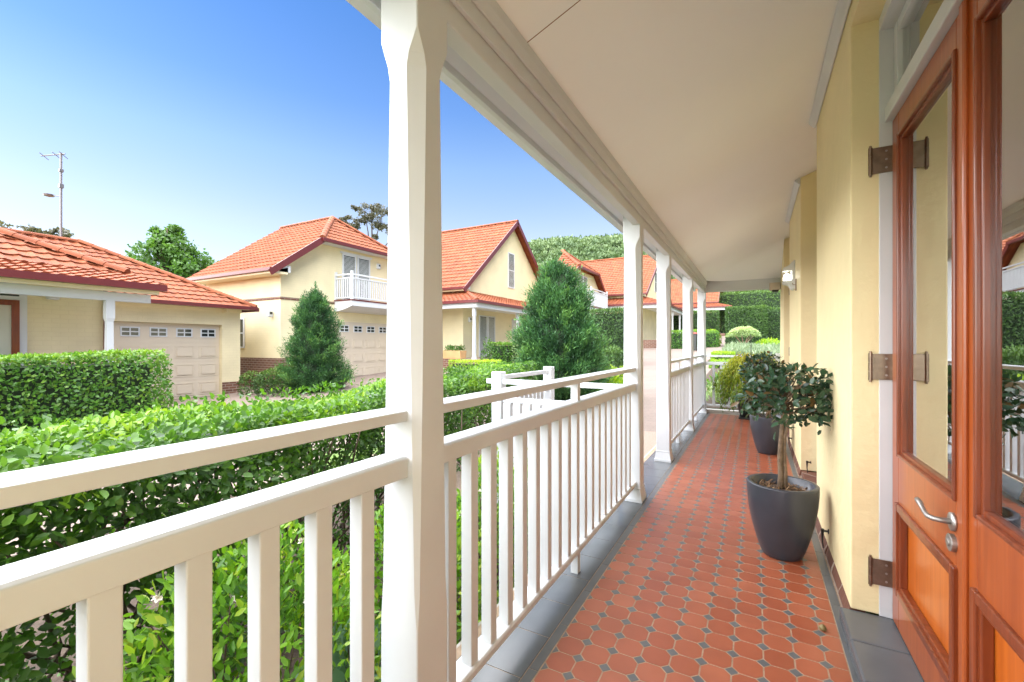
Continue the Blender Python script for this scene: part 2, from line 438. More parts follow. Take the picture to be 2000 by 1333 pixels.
mb = MB().box(-2.0, -1.05, 5.3, 5.42, zg(-1.5, 5.4) - .05, zg(-1.5, 5.4) + .019)
struct(mb.build('path_edging', M['conc']))

# ------------------------------------------------------------------ veranda floor
X0, X1 = -.7045, .307
YA, YB = -3.0, 8.62
PX, OX, OY = .10458, -.7045, 1.7312
struct(MB().box(-1.045, .40, YA, YB, -.32, -.0011).build('veranda_floor', M['grout']), None)
def clipx(poly, x, keep_less):
    out = []
    for i in range(len(poly)):
        a, b = poly[i], poly[(i + 1) % len(poly)]
        ia = (a[0] <= x) if keep_less else (a[0] >= x); ib = (b[0] <= x) if keep_less else (b[0] >= x)
        if ia: out.append(a)
        if ia != ib:
            t = (x - a[0]) / (b[0] - a[0]); out.append((x, a[1] + t * (b[1] - a[1])))
    return out
v = []; f = []; tn = []; vd = []; fd = []
g = .0024; cc = .0262
rg = random.Random(3)
j0 = int((YA - OY) / PX) + 1; j1 = int((YB - .0 - OY) / PX)
for i in range(0, 10):
    for j in range(j0, j1):
        xa, xb = OX + i * PX + g, OX + (i + 1) * PX - g; ya, yb = OY + j * PX + g, OY + (j + 1) * PX - g
        c = cc - g
        p = [(xa + c, ya), (xb - c, ya), (xb, ya + c), (xb, yb - c), (xb - c, yb), (xa + c, yb), (xa, yb - c), (xa, ya + c)]
        p = clipx(p, X1 - g, True)
        if len(p) < 3: continue
        o = len(v); z = rg.uniform(-.0003, .0003); tx, ty = rg.uniform(-.0016, .0016), rg.uniform(-.0016, .0016)
        mx_, my_ = (xa + xb) / 2, (ya + yb) / 2
        n = len(p)
        top = [(a + (mx_ - a) * .012, b + (my_ - b) * .012, z + (a - mx_) * tx + (b - my_) * ty) for a, b in p]
        bot = [(a, b, -.005) for a, b in p]
        v += top + bot
        f.append(tuple(range(o, o + n))); f += [(o + k, o + n + k, o + n + (k + 1) % n, o + (k + 1) % n) for k in range(n)]
        t = min(1, max(0, rg.gauss(.5, .2))); tn += [t] * (2 * n)
    for j in range(j0, j1 + 1):
        x, y = OX + i * PX, OY + j * PX; r = cc - .0038
        p = [(x, y - r), (x + r, y), (x, y + r), (x - r, y)]
        p = clipx(p, X0 + g, False); p = clipx(p, X1 - g, True)
        if len(p) < 3: continue
        o = len(vd); n = len(p); mx_ = sum(a for a, b in p) / n; my_ = sum(b for a, b in p) / n
        vd += [(a + (mx_ - a) * .03, b + (my_ - b) * .03, rg.uniform(-.0002, .0002)) for a, b in p] + [(a, b, -.005) for a, b in p]
        fd.append(tuple(range(o, o + n))); fd += [(o + k, o + n + k, o + n + (k + 1) % n, o + (k + 1) % n) for k in range(n)]
o = mesh_obj('terracotta_floor', v, f, M['octagon'])
o.data.attributes.new('tint', 'FLOAT', 'POINT').data.foreach_set('value', tn)
struct(o)
struct(mesh_obj('floor_dots', vd, fd, M['slate2']))
mb = MB()
y = 1.488 - .3012 * 15
while y < YB - .03:
    mb.box(-.7435, X0 - .003, y + .0015, min(y + .2997, YB), -.01, .0005)
    y += .3012
y = 2.235 - .30 * 17
while y < YB - .03:
    mb.box(X1 + .002, .346, y + .0015, min(y + .2985, YB), -.01, .0005)
    y += .30
struct(mb.build('floor_border', M['slate2'], bevel=.0008))
mb = MB(); y = 1.428 - .2525 * 17
while y < YB - .03:
    mb.box(-1.005, -.7468, y + .0018, min(y + .2507, YB), -.01, .0008)
    y += .2525
struct(mb.build('floor_edge_tiles', M['slate'], bevel=.001))
struct(MB().box(-1.06, -1.0075, YA, YB, -.3, -.002).build('floor_nosing', M['conc'], bevel=.004))
struct(MB().box(-1.06, .6, YB + .002, YB + .16, -.3, .062).build('end_kerb', M['conc'], bevel=.006))

# ------------------------------------------------------------------ our own veranda and house
XW, XD = .365, .505          # wall face, door face
house = thing('house', 'cream house with cedar French doors and a white posted tiled veranda', 'house', (1.5, 3.0, 0))
EAVE = lambda x: 2.317 + .3866 * (x + .76)
wall_x1 = .72
def wall_piece(y0, y1, z0=.06, z1=None, name='wall'):
    mb = MB()
    top = [(XW, EAVE(XW) + .0), (wall_x1, EAVE(wall_x1))] if z1 is None else [(XW, z1), (wall_x1, z1)]
    pts = [(XW, z0), (wall_x1, z0)] + top[::-1]
    mb.prism(pts, 'y', y0, y1)
    return mb.build(name, M['cream'], house, bevel=.006)
wall_piece(-3.0, .73); wall_piece(2.41, 3.63); wall_piece(4.86, 6.35); wall_piece(7.60, 8.60)
# lintels over door recesses
def lintel(y0, y1, z0):
    MB().prism([(XW + .003, z0), (wall_x1, z0), (wall_x1, EAVE(wall_x1)), (XW + .003, EAVE(XW + .003))], 'y', y0, y1).build('lintel', M['cream'], house)
lintel(.73, 2.41, 2.60)
# the two further recesses run up to the ceiling: back wall above their doors
for a, b in ((3.63, 4.86), (6.35, 7.60)):
    MB().prism([(XD + .01, 2.2), (wall_x1, 2.2), (wall_x1, EAVE(wall_x1)), (XD + .01, EAVE(XD + .01))], 'y', a, b).build('wall', M['cream'], house)
MB().box(.72, 6, 8.40, 8.60, 0, 2.7).build('wall', M['cream'], house)
MB().box(XW, 6, -3.2, -3.0, 0, 2.7).build('wall', M['cream'], house)
MB().box(6, 6.2, -3.0, 8.6, 0, 2.7).build('wall', M['cream'], house)
# brick sill under the walls
rb = random.Random(5)
for a, b in ((-3.0, .70), (2.42, 3.63), (4.86, 6.35), (7.60, 8.60)):
    y = a; bp = MB()
    while y < b - .02:
        e = min(y + .225, b)
        dzz = rb.uniform(-.004, .004); dx = rb.uniform(-.003, .003)
        bp.prism([(.349 + dx, -.02), (.352 + dx, .02 + dzz), (.366, .062 + dzz), (.42, .064), (.42, -.02)], 'y', y + .004, e - .004)
        y = e
    bp.build('brick_sill', M['brick'], house, bevel=.003)
for a, b in ((3.63, 4.86), (6.35, 7.60)):
    MB().box(.372, .60, a + .002, b - .002, -.02, .055).build('door_step', M['brick'], house, bevel=.004)
# dark tiled step at the near door
sp = MB(); y = 2.418
while y > .75:
    e = max(y - .25, .74); sp.box(.326, .515, e + .0015, y - .0015, -.02, .056); y -= .25
sp.build('door_step', M['slate'], house, bevel=.008)

# ceilings (a joint between the two sheets shows as a dark line)
def quad_obj(name, pts, m, parent): return mesh_obj(name, pts, [tuple(range(len(pts)))], m, parent)
ex0, ex1 = -.975, .735
def cz(x, y, dz=0): return (x, y, EAVE(x) + dz)
quad_obj('ceiling', [cz(-.76, -3), cz(ex1, -3), cz(ex1, 1.4585), cz(-.76, 1.4585)], M['ceil'], house)
quad_obj('ceiling', [cz(XW, 8.50 - (XW + .76)), cz(ex1, 8.50 - (XW + .76)), cz(ex1, 8.5), cz(XW, 8.5)], M['ceil'], house)
hx, hy = XW, 8.50 - (XW + .76)
co = mesh_obj('ceiling', [cz(-.76, 1.4625), cz(ex1, 1.4625), cz(ex1, hy), cz(XW, hy), (-.76, 8.50, 2.317), (XW, 8.50, 2.317)], [(0, 1, 2, 3, 4), (4, 3, 5)], M['ceil'], house, smooth=True)
bv = co.modifiers.new('bevel', 'BEVEL'); bv.width = .42; bv.segments = 8; bv.limit_method = 'ANGLE'; bv.angle_limit = R(4)
quad_obj('eave_lining', [cz(ex0, -3), cz(-.834, -3), cz(-.834, 8.8), cz(ex0, 8.8)], M['white'], house)
# cornices
for a, b in ((-3.0, 3.645), (4.85, 6.36)):
    MB().prism([(XW - .002, EAVE(XW) - .062), (XW - .012, EAVE(XW) - .062), (XW - .045, EAVE(XW - .045) - .012), (XW - .045, EAVE(XW - .045) - .002), (XW - .002, EAVE(XW) - .002)], 'y', a, b).build('cornice', M['white'], house, bevel=.003)
MB().prism([(-.758, 2.258), (-.750, 2.258), (-.735, 2.285), (-.735, 2.3245), (-.758, 2.316)], 'y', -3.0, 8.47).build('cornice', M['white'], house, bevel=.002)
# beam, end beam, fascia, gutter
MB().box(-.834, -.776, -3.0, 8.66, 2.14, 2.40).build('veranda_beam', M['white'], house, bevel=.004)
MB().box(-.7755, -.7585, -3.0, 8.47, 2.205, 2.33).build('veranda_beam', M['white'], house, bevel=.003)
MB().box(-.775, XW + .2, 8.50, 8.56, 2.14, 2.43).build('veranda_beam', M['white'], house, bevel=.004)
gz = EAVE(ex0)
MB().box(-1.0, -.976, -3, 8.9, gz - .03, gz + .11).build('fascia', M['white'], house, bevel=.003)
MB().prism([(-1.0015, gz - .024), (-1.06, gz - .006), (-1.085, gz + .03), (-1.085, gz + .10), (-1.075, gz + .10), (-1.0015, gz + .015)], 'y', -3.05, 8.95).build('gutter', M['white'], house)

# ------------------------------------------------------------------ roof tile sheets
def roof_sheet(parent, O, U, V, w, l, clips=(), tile=.235, course=.33, name='roof', lift=.030, wave=.028, seed=0):
    O, U, V = Vector(O), Vector(U).normalized(), Vector(V).normalized()
    n = U.cross(V)
    if n.z < 0: n = -n
    nt_, nc = max(1, int(math.ceil(w / tile))), max(1, int(math.ceil(l / course)))
    prof = [(0, 0), (.14, .55), (.28, 1), (.42, .55), (.56, 0), (.78, -.10)]
    rr = random.Random(seed + int(w * 100))
    bm = bmesh.new(); lay = bm.verts.layers.float.new('tint')
    for c in range(nc):
        t0, t1 = c * course - .03, (c + 1) * course + .0
        prev = None
        for k in range(nt_ * len(prof) + 1):
            ti, pi = divmod(k, len(prof))
            s_ = (ti + prof[pi][0]) * tile; h = prof[pi][1] * wave
            if pi == 0: rnd = rr.random(); jit = rr.uniform(-.004, .004)
            z0 = h + lift + .004 + jit; z1 = h + .002
            a = bm.verts.new(O + U * s_ + V * (t0 - (.02 if prof[pi][1] > .4 else 0)) + n * z0)
            b = bm.verts.new(O + U * s_ + V * t1 + n * z1)
            e = bm.verts.new(O + U * s_ + V * (t0 + .004 - (.02 if prof[pi][1] > .4 else 0)) + n * (z0 - lift))
            for q in (a, b, e): q[lay] = rnd
            if prev:
                bm.faces.new((prev[0], a, b, prev[1])); bm.faces.new((prev[2], e, a, prev[0]))
            prev = (a, b, e)
    for p, nn in clips:
        bmesh.ops.bisect_plane(bm, geom=bm.verts[:] + bm.edges[:] + bm.faces[:], plane_co=Vector(p), plane_no=Vector(nn).normalized(), clear_outer=True, dist=1e-5)
    off = world_loc(parent)
    bmesh.ops.translate(bm, verts=bm.verts[:], vec=-off)
    me = bpy.data.meshes.new(name); bm.to_mesh(me); bm.free()
    me.materials.append(M['roof'])
    o = bpy.data.objects.new(name, me); COL.objects.link(o); o.parent = parent
    return o

def ridge_caps(parent, lines, r=.11, name='ridge_tiles'):
    mb = MB(); tn = []
    rr = random.Random(4)
    for p0, p1 in lines:
        p0, p1 = Vector(p0), Vector(p1); L_ = (p1 - p0).length; k = max(1, int(L_ / .36)); d = (p1 - p0) / k
        sd = d.cross(Vector((0, 0, 1))).normalized(); up = sd.cross(d).normalized()
        if up.z < 0: up = -up
        for i in range(k):
            a = p0 + d * (i - .03); b = p0 + d * (i + 1.03); n0 = len(mb.v)
            vs = []
            for p, rr_ in ((a, r * 1.08), (b, r * .98)):
                for t in range(7):
                    an = math.pi * t / 6; vs.append(p + sd * math.cos(an) * rr_ + up * (math.sin(an) * rr_ * .8 - .02))
            mb.add(vs, [(t, t + 1, 8 + t, 7 + t) for t in range(6)] + [tuple(range(7))])
            tn += [rr.random()] * 14
    o = mb.build(name, M['roof'], parent)
    o.data.attributes.new('tint', 'FLOAT', 'POINT').data.foreach_set('value', tn)
    return o

# our own roof
sl = math.sqrt(1 + .3866 ** 2)
roof_sheet(house, (-1.02, -3.1, EAVE(-1.02) + .13), (0, 1, 0), (1, 0, .3866), 12.1, 2.2 * sl)
MB().prism([(-.99, EAVE(-.99) + .05), (3.4, EAVE(3.4) + .05), (3.4, EAVE(3.4) + .11), (-.99, EAVE(-.99) + .11)], 'y', -3.2, 8.95).build('roof', M['roof'], house)
MB().prism([(3.4, EAVE(3.4) + .05), (7.5, 2.6), (7.5, 2.66), (3.4, EAVE(3.4) + .11)], 'y', -3.2, 8.95).build('roof', M['roof'], house)
MB().prism([(.75, 2.70), (6.1, 2.70), (3.4, EAVE(3.4) + .04), (.75, EAVE(.75) + .03)], 'y', 8.45, 8.59).build('gable_wall', M['cream'], house)
MB().prism([(.75, 2.70), (6.1, 2.70), (3.4, EAVE(3.4) + .04), (.75, EAVE(.75) + .03)], 'y', -3.19, -3.05).build('gable_wall', M['cream'], house)
# dim room behind the doors (walls face inward)
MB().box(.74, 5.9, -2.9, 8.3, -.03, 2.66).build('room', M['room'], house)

# posts
def post(yc, xc=-.8405):
    hb = .0655
    lev = [(.10, .0025), (.46, .003), (.55, .010), (1.0, .019), (1.5, .028), (1.92, .036), (1.955, .0365), (1.99, .029), (2.02, .014), (2.045, .0028), (2.345, .0028)]
    mb = MB(); vs = []; fs = []
    for z, c in lev:
        for sx, sy in ((1, -1), (1, 1), (-1, 1), (-1, -1)):
            pa = (sx * hb, sy * (hb - c)); pb = (sx * (hb - c), sy * hb)
            pr = (pb, pa) if (sx, sy) in ((1, -1), (-1, 1)) else (pa, pb)
            for p in pr: vs.append((xc + p[0], yc + p[1], z))
    for i in range(len(lev) - 1):
        for k in range(8): fs.append((i * 8 + k, i * 8 + (k + 1) % 8, (i + 1) * 8 + (k + 1) % 8, (i + 1) * 8 + k))
    fs += [tuple(range(8))[::-1], tuple(range((len(lev) - 1) * 8, len(lev) * 8))]
    mb.add(vs, fs)
    o = mb.build('veranda_post', M['white'], house)
    pb_ = MB(); vs = []
    L_ = [(.0012, .083), (.026, .083), (.030, .080), (.098, .0685), (.104, .071), (.112, .071)]
    for z, h in L_:
        for sx, sy in ((-1, -1), (1, -1), (1, 1), (-1, 1)): vs.append((xc + sx * h, yc + sy * h, z))
    fs = [(3, 2, 1, 0), tuple(range(20, 24))]
    for i in range(len(L_) - 1):
        for k in range(4): fs.append((i * 4 + k, i * 4 + (k + 1) % 4, (i + 1) * 4 + (k + 1) % 4, (i + 1) * 4 + k))
    pb_.add(vs, fs).build('post_base', M['white'], o, bevel=.002)
    return o
POSTS = [-1.6, .963, 3.521, 4.85, 6.75, 8.595]
for yc in POSTS: post(yc)

# railings
HB = .0655
def rail_y(ya, yb, label, bal_start, legs):
    t = thing('railing', label, 'railing', (-.842, (ya + yb) / 2, 0), 'white railing sections of the veranda')
    MB().prism([(-.875, 1.008), (-.808, 1.008), (-.808, 1.036), (-.875, 1.0415)], 'y', ya, yb).build('upper_rail', M['white'], t, bevel=.003)
    MB().prism([(-.879, .860), (-.806, .860), (-.806, .910), (-.815, .915), (-.87, .919), (-.879, .914)], 'y', ya, yb).build('lower_rail', M['white'], t, bevel=.003)
    MB().prism([(-.872, .128), (-.801, .128), (-.801, .150), (-.806, .158), (-.867, .162), (-.872, .158)], 'y', ya, yb).build('bottom_rail', M['white'], t, bevel=.003)
    y = bal_start
    while y < yb - .012:
        if y - .041 > ya + .005:
            MB().box(-.853, -.812, y - .041, y, .155, .861).build('baluster', M['white'], t, bevel=.003)
        y += .1223
    for ly in legs:
        MB().box(-.860, -.820, ly - .02, ly + .02, .0012, .129).build('support_leg', M['white'], t, bevel=.002)
        MB().box(-.860, -.820, ly - .02, ly + .02, .913, 1.010).build('rail_spacer', M['white'], t, bevel=.002)
    return t
rail_y(POSTS[0] + HB - .004, POSTS[1] - HB + .004, 'nearest railing section, running off the left edge of the photo', .1742 - .1223 * 13, [-.32])
rail_y(POSTS[1] + HB - .004, POSTS[2] - HB + .004, 'long railing section between the nearest post and the open step gap', 1.124, [2.235])
rail_y(POSTS[3] + HB - .004, POSTS[4] - HB + .004, 'short railing section just beyond the open step gap', 4.99, [5.80])
rail_y(POSTS[4] + HB - .004, POSTS[5] - HB + .004, 'short railing section reaching the far corner post', 6.89, [7.66])
t = thing('railing', 'railing across the far end of the veranda behind the weeping maple', 'railing', (-.25, 8.595, 0), 'white railing sections of the veranda')
xa, xb_ = POSTS[0] * 0 - .8405 + HB - .004, .30
MB().prism([(8.56, 1.000), (8.63, 1.000), (8.63, 1.034), (8.56, 1.034)], 'x', xa, xb_).build('upper_rail', M['white'], t, bevel=.003)
MB().prism([(8.56, .86), (8.63, .86), (8.63, .915), (8.56, .915)], 'x', xa, xb_).build('lower_rail', M['white'], t, bevel=.003)
MB().prism([(8.56, .128), (8.63, .128), (8.63, .162), (8.56, .162)], 'x', xa, xb_).build('bottom_rail', M['white'], t, bevel=.003)
x = -.665
while x < xb_:
    MB().box(x, x + .041, 8.574, 8.615, .16, .862).build('baluster', M['white'], t, bevel=.003); x += .1223
for lx in (-.24,):
    MB().box(lx, lx + .04, 8.575, 8.615, .0012, .129).build('support_leg', M['white'], t, bevel=.002)
MB().box(.298, .362, 8.56, 8.63, .0012, 1.075).build('newel_post', M['white'], t, bevel=.004)

# French doors
def french_leaf(y_h, y_m, parent, near, xd=XD, z0=.062, z1=2.15, full=True):
    """leaf hinged at y_h, meeting stile at y_m; flat bars round a glass pane above a raised panel"""
    s = 1 if y_m > y_h else -1
    w = abs(y_m - y_h); Y = lambda t: y_h + s * t
    th = .044
    mb = MB()
    def pb(ta, tb, za, zb, x0=xd, x1=xd + th): mb.box(x0, x1, Y(ta), Y(tb), za, zb)
    st, sm = .095, .067
    pb(.003, st, z0, z1); pb(w - sm, w - .003, z0, z1)
    pb(st, w - sm, 2.055, z1); pb(st, w - sm, .565, .765); pb(st, w - sm, z0, .215)
    leaf = mb.build('french_door', M['wood'], parent, bevel=.003)
    mo = MB()
    def frame(ta, tb, za, zb, k, xa, xb, d=.014):
        mo.box(xa, xb, Y(ta), Y(ta + k), za, zb); mo.box(xa, xb, Y(tb - k), Y(tb), za, zb)
        mo.box(xa + .001, xb, Y(ta + k), Y(tb - k), za, za + k); mo.box(xa + .001, xb, Y(ta + k), Y(tb - k), zb - k, zb)
    frame(st - .004, w - sm + .004, .761, 2.059, .014, xd - .008, xd + .016)
    frame(st - .002, w - sm + .002, .767, 2.053, .020, xd + .004, xd + .024)
    frame(st - .012, w - sm + .012, .204, .576, .030, xd - .012, xd + .012)
    frame(st + .012, w - sm - .012, .228, .552, .022, xd - .004, xd + .022)
    mo.build('moulding', M['wood3'], leaf, bevel=.004)
    MB().box(xd + .022, xd + .036, Y(st), Y(w - sm), .2, .58).build('panel', M['wood2'], leaf)
    MB().box(xd + .018, xd + .022, Y(st + .006), Y(w - sm - .006), .766, 2.054).build('glass_pane', M['glass'], leaf)
    return leaf, Y, w
def hinge(leaf, yh, z, s):
    y0 = yh - s * .006
    MB().box(.436, XD + .004, y0 - .0025, y0 + .0025, z - .055, z + .055).build('hinge_plate', M['bronze'], leaf, bevel=.001)
    mb = MB()
    for k in range(3): mb.tube([(.432, y0, z - .058 + k * .039), (.432, y0, z - .058 + k * .039 + .037)], .0075, 12)
    mb.tube([(.432, y0, z - .066), (.432, y0, z + .066)], .0045, 8)
    mb.build('hinge_knuckle', M['bronze'], leaf)
    sc_ = MB()
    for dz in (-.035, 0, .035): sc_.tube([(.485, y0 - .0024, z + dz), (.485, y0 - .0036, z + dz)], .0045, 10)
    sc_.build('hinge_screws', M['steel'], leaf)
la, Yf, w_ = french_leaf(2.405, 1.660, house, True)
for z in (1.995, 1.118, .245): hinge(la, 2.408, z, 1)
yr, zr = 1.742, .698
hd = MB()
hd.tube([(XD + .002, yr, zr), (XD - .008, yr, zr)], .026, 28)
hd.tube([(XD - .004, yr, zr), (XD - .03, yr, zr), (XD - .046, yr + .004, zr + .001), (XD - .052, yr + .018, zr + .001), (XD - .052, yr + .05, zr + .003), (XD - .053, yr + .07, zr + .012), (XD - .054, yr + .088, zr + .020), (XD - .055, yr + .108, zr + .024)],
        [.0085, .0075, .0075, .0075, .0065, .0065, .0085, .0075], 14)
hd.build('door_handle', M['steel'], la, smooth=True)
lk = MB(); lk.tube([(XD + .002, yr, .637), (XD - .012, yr, .637)], .025, 28); lk.tube([(XD - .01, yr, .637), (XD - .016, yr, .637)], .011, 16)
lk.build('door_lock', M['steel'], la, bevel=.0015)
MB().box(XD - .0018, XD + .003, 1.6615, 1.676, .60, .70).build('latch_plate', M['bronze'], la)
lb, _, _ = french_leaf(.900, 1.657, house, True)
MB().box(XD - .012, XD + .002, 1.640, 1.674, .063, 2.149).build('meeting_bead', M['wood'], lb, bevel=.006)
# jambs, head and transom light of the near door
MB().box(.462, .60, 2.408, 2.47, .056, 2.60).build('door_jamb', M['white'], house, bevel=.003)
MB().box(.462, .60, .80, .895, .056, 2.60).build('door_jamb', M['white'], house, bevel=.003)
MB().box(.48, .60, .895, 2.408, 2.153, 2.215).build('transom_bar', M['white'], house, bevel=.004)
MB().box(.462, .60, .895, 2.408, 2.545, 2.60).build('door_head', M['white'], house, bevel=.003)
tw = thing_tw = MB()
for a, b in ((.90, 1.64), (1.665, 2.403)):
    tw.box(.51, .55, a, a + .05, 2.216, 2.544); tw.box(.51, .55, b - .05, b, 2.216, 2.544)
    tw.box(.512, .55, a + .05, b - .05, 2.216, 2.262); tw.box(.512, .55, a + .05, b - .05, 2.5, 2.544)
tw.box(.50, .56, 1.64, 1.665, 2.216, 2.544)
two = tw.build('transom_window', M['white'], house, bevel=.003)
MB().box(.528, .533, .94, 2.37, 2.255, 2.51).build('glass_pane', M['glass'], two)
# french doors in the further recesses
for a, b in ((3.63, 4.86), (6.35, 7.60)):
    MB().box(.493, .58, b - .06, b - .002, .05, 2.2).build('door_jamb', M['white'], house, bevel=.003)
    MB().box(.493, .58, a + .002, a + .06, .05, 2.2).build('door_jamb', M['white'], house, bevel=.003)
    mid = (a + b) / 2
    l1, _, _ = french_leaf(b - .062, mid + .001, house, False)
    l2, _, _ = french_leaf(a + .062, mid - .001, house, False)
    if a > 5:
        for z in (1.995, 1.118, .245): hinge(l1, b - .06, z, 1)

# wall fittings
lamp = thing('wall_lamp', 'lit white bulkhead lamp on the cream wall above the far potted plants', 'lamp', (XW, 5.52, 1.95))
MB().prism([(XW - .001, 1.80), (XW - .001, 2.09), (XW - .012, 2.095), (XW - .030, 2.075), (XW - .055, 2.045), (XW - .105, 2.02), (XW - .112, 2.0), (XW - .112, 1.985), (XW - .03, 1.985), (XW - .03, 1.885), (XW - .112, 1.885), (XW - .112, 1.865), (XW - .10, 1.855), (XW - .06, 1.845), (XW - .035, 1.80), (XW - .015, 1.79)], 'y', 5.44, 5.60).build('lamp_body', M['white'], lamp, bevel=.006)
lg = MB(); lg.prism([(XW - .030, 1.886), (XW - .106, 1.886), (XW - .106, 1.984), (XW - .030, 1.984)], 'y', 5.452, 5.588)
lg.build('lamp_glass', M['clear'], lamp)
MB().lathe([(.001, -.04), (.03, -.03), (.034, 0), (.028, .025), (.012, .038), (.001, .04)], (XW - .07, 5.52, 1.925), 16).build('bulb', M['lampglow'], lamp, smooth=True)
sl_ = thing('security_light', 'small pale box light fixed under the far end of the veranda ceiling', 'light', (.30, 8.4, 2.15))
MB().box(.20, .355, 8.30, 8.46, 2.10, 2.22).build('housing', mat('pale box', (.55, .47, .40), .5), sl_, bevel=.01)
MB().box(.24, .33, 8.31, 8.42, 2.07, 2.10).build('lens', M['dark'], sl_, bevel=.006)
def holdback(x, y, label):
    t = thing('door_holdback', label, 'door holdback', (x, y, .10), 'door holdbacks along the wall foot')
    MB().tube([(x, y, .155), (x - .025, y, .155), (x - .034, y, .15)], .006, 8).build('arm', M['dark'], t)
    MB().tube([(x - .03, y, .165), (x - .03, y, .10), (x - .026, y, .058)], [.009, .004, .003], 8).build('hook', M['dark'], t)
    MB().tube([(x, y, .155), (x - .004, y, .155)], .014, 12).build('backplate', M['dark'], t)
holdback(XW, 3.06, 'black metal holdback beside the nearer pot, low on the cream wall')
holdback(XD - .01 - .055, 4.79, 'black metal holdback standing in the first recess past the nearer pot')
holdback(XW, 5.92, 'black metal holdback low on the wall past the second pot')
for i, (y, x, z) in enumerate(((5.30, XW, 1.82),)):
    t = thing('wall_hook', 'thin dark hook plate on the wall just below the lit lamp', 'hook', (x, y, z))
    MB().box(x - .012, x + .001, y - .012, y + .012, z - .06, z + .06).build('plate', M['bronze'], t, bevel=.003)
    MB().tube([(x - .012, y, z), (x - .03, y, z), (x - .034, y, z + .02)], .004, 8).build('hook', M['bronze'], t)
sn = MB().lathe([(.0005, 0), (.012, .003), (.015, .010), (.011, .018), (.004, .024), (.0005, .026)], (.251, 2.282, .001), 14)
tag(sn.build('seed_pod', mat('olive seed pod', (.22, .17, .06), .4, var=.4, scale=80), origin=(.251, 2.282, .001), smooth=True), 'tiny olive seed pod lying on the terracotta tiles before the door step', 'seed pod')
# ------------------------------------------------------------------ potted plants
def pot_profile(h=.415, rb=.102, rt=.182):
    pr = [(.001, .004), (rb - .012, .004), (rb - .004, 0), (rb, .004)]
    for i in range(1, 13):
        t = i / 12; pr.append((rb + (rt - rb) * (1 - (1 - t) ** 1.9), t * h * .985))
    pr += [(rt, h - .003), (rt - .004, h), (rt - .022, h), (rt - .026, h - .004), (rt - .03, h - .06), (.001, h - .065)]
    return pr
def mulch(name, c, r, z, parent, seed, n=420):
    rg_ = np.random.default_rng(seed)
    MB().lathe([(r, -.012), (r * .8, .0), (r * .4, .006), (.001, .008)], (c[0], c[1], z), 24).build('soil', M['soil'], parent)
    a = rg_.uniform(0, 2 * np.pi, n); q = np.sqrt(rg_.uniform(0, 1, n)) * (r - .012)
    P = np.stack([c[0] + q * np.cos(a), c[1] + q * np.sin(a), z + rg_.uniform(-.002, .012, n)], 1)
    D = rg_.normal(size=(n, 3)); D[:, 2] *= .3; N = rnd_unit(rg_, n) * .6 + np.array([0, 0, 1.])
    leaf_mesh('bark_chips', P, D, N, rg_.uniform(.015, .04, n), rg_.uniform(.006, .014, n), rg_.uniform(0, 1, n), M['chips'], parent, detail=False)
M['chips'] = mat('bark chip', (.2, .1, .05), .9, tint=G((.055, .028, .014), (.16, .085, .042), (.30, .19, .10)))

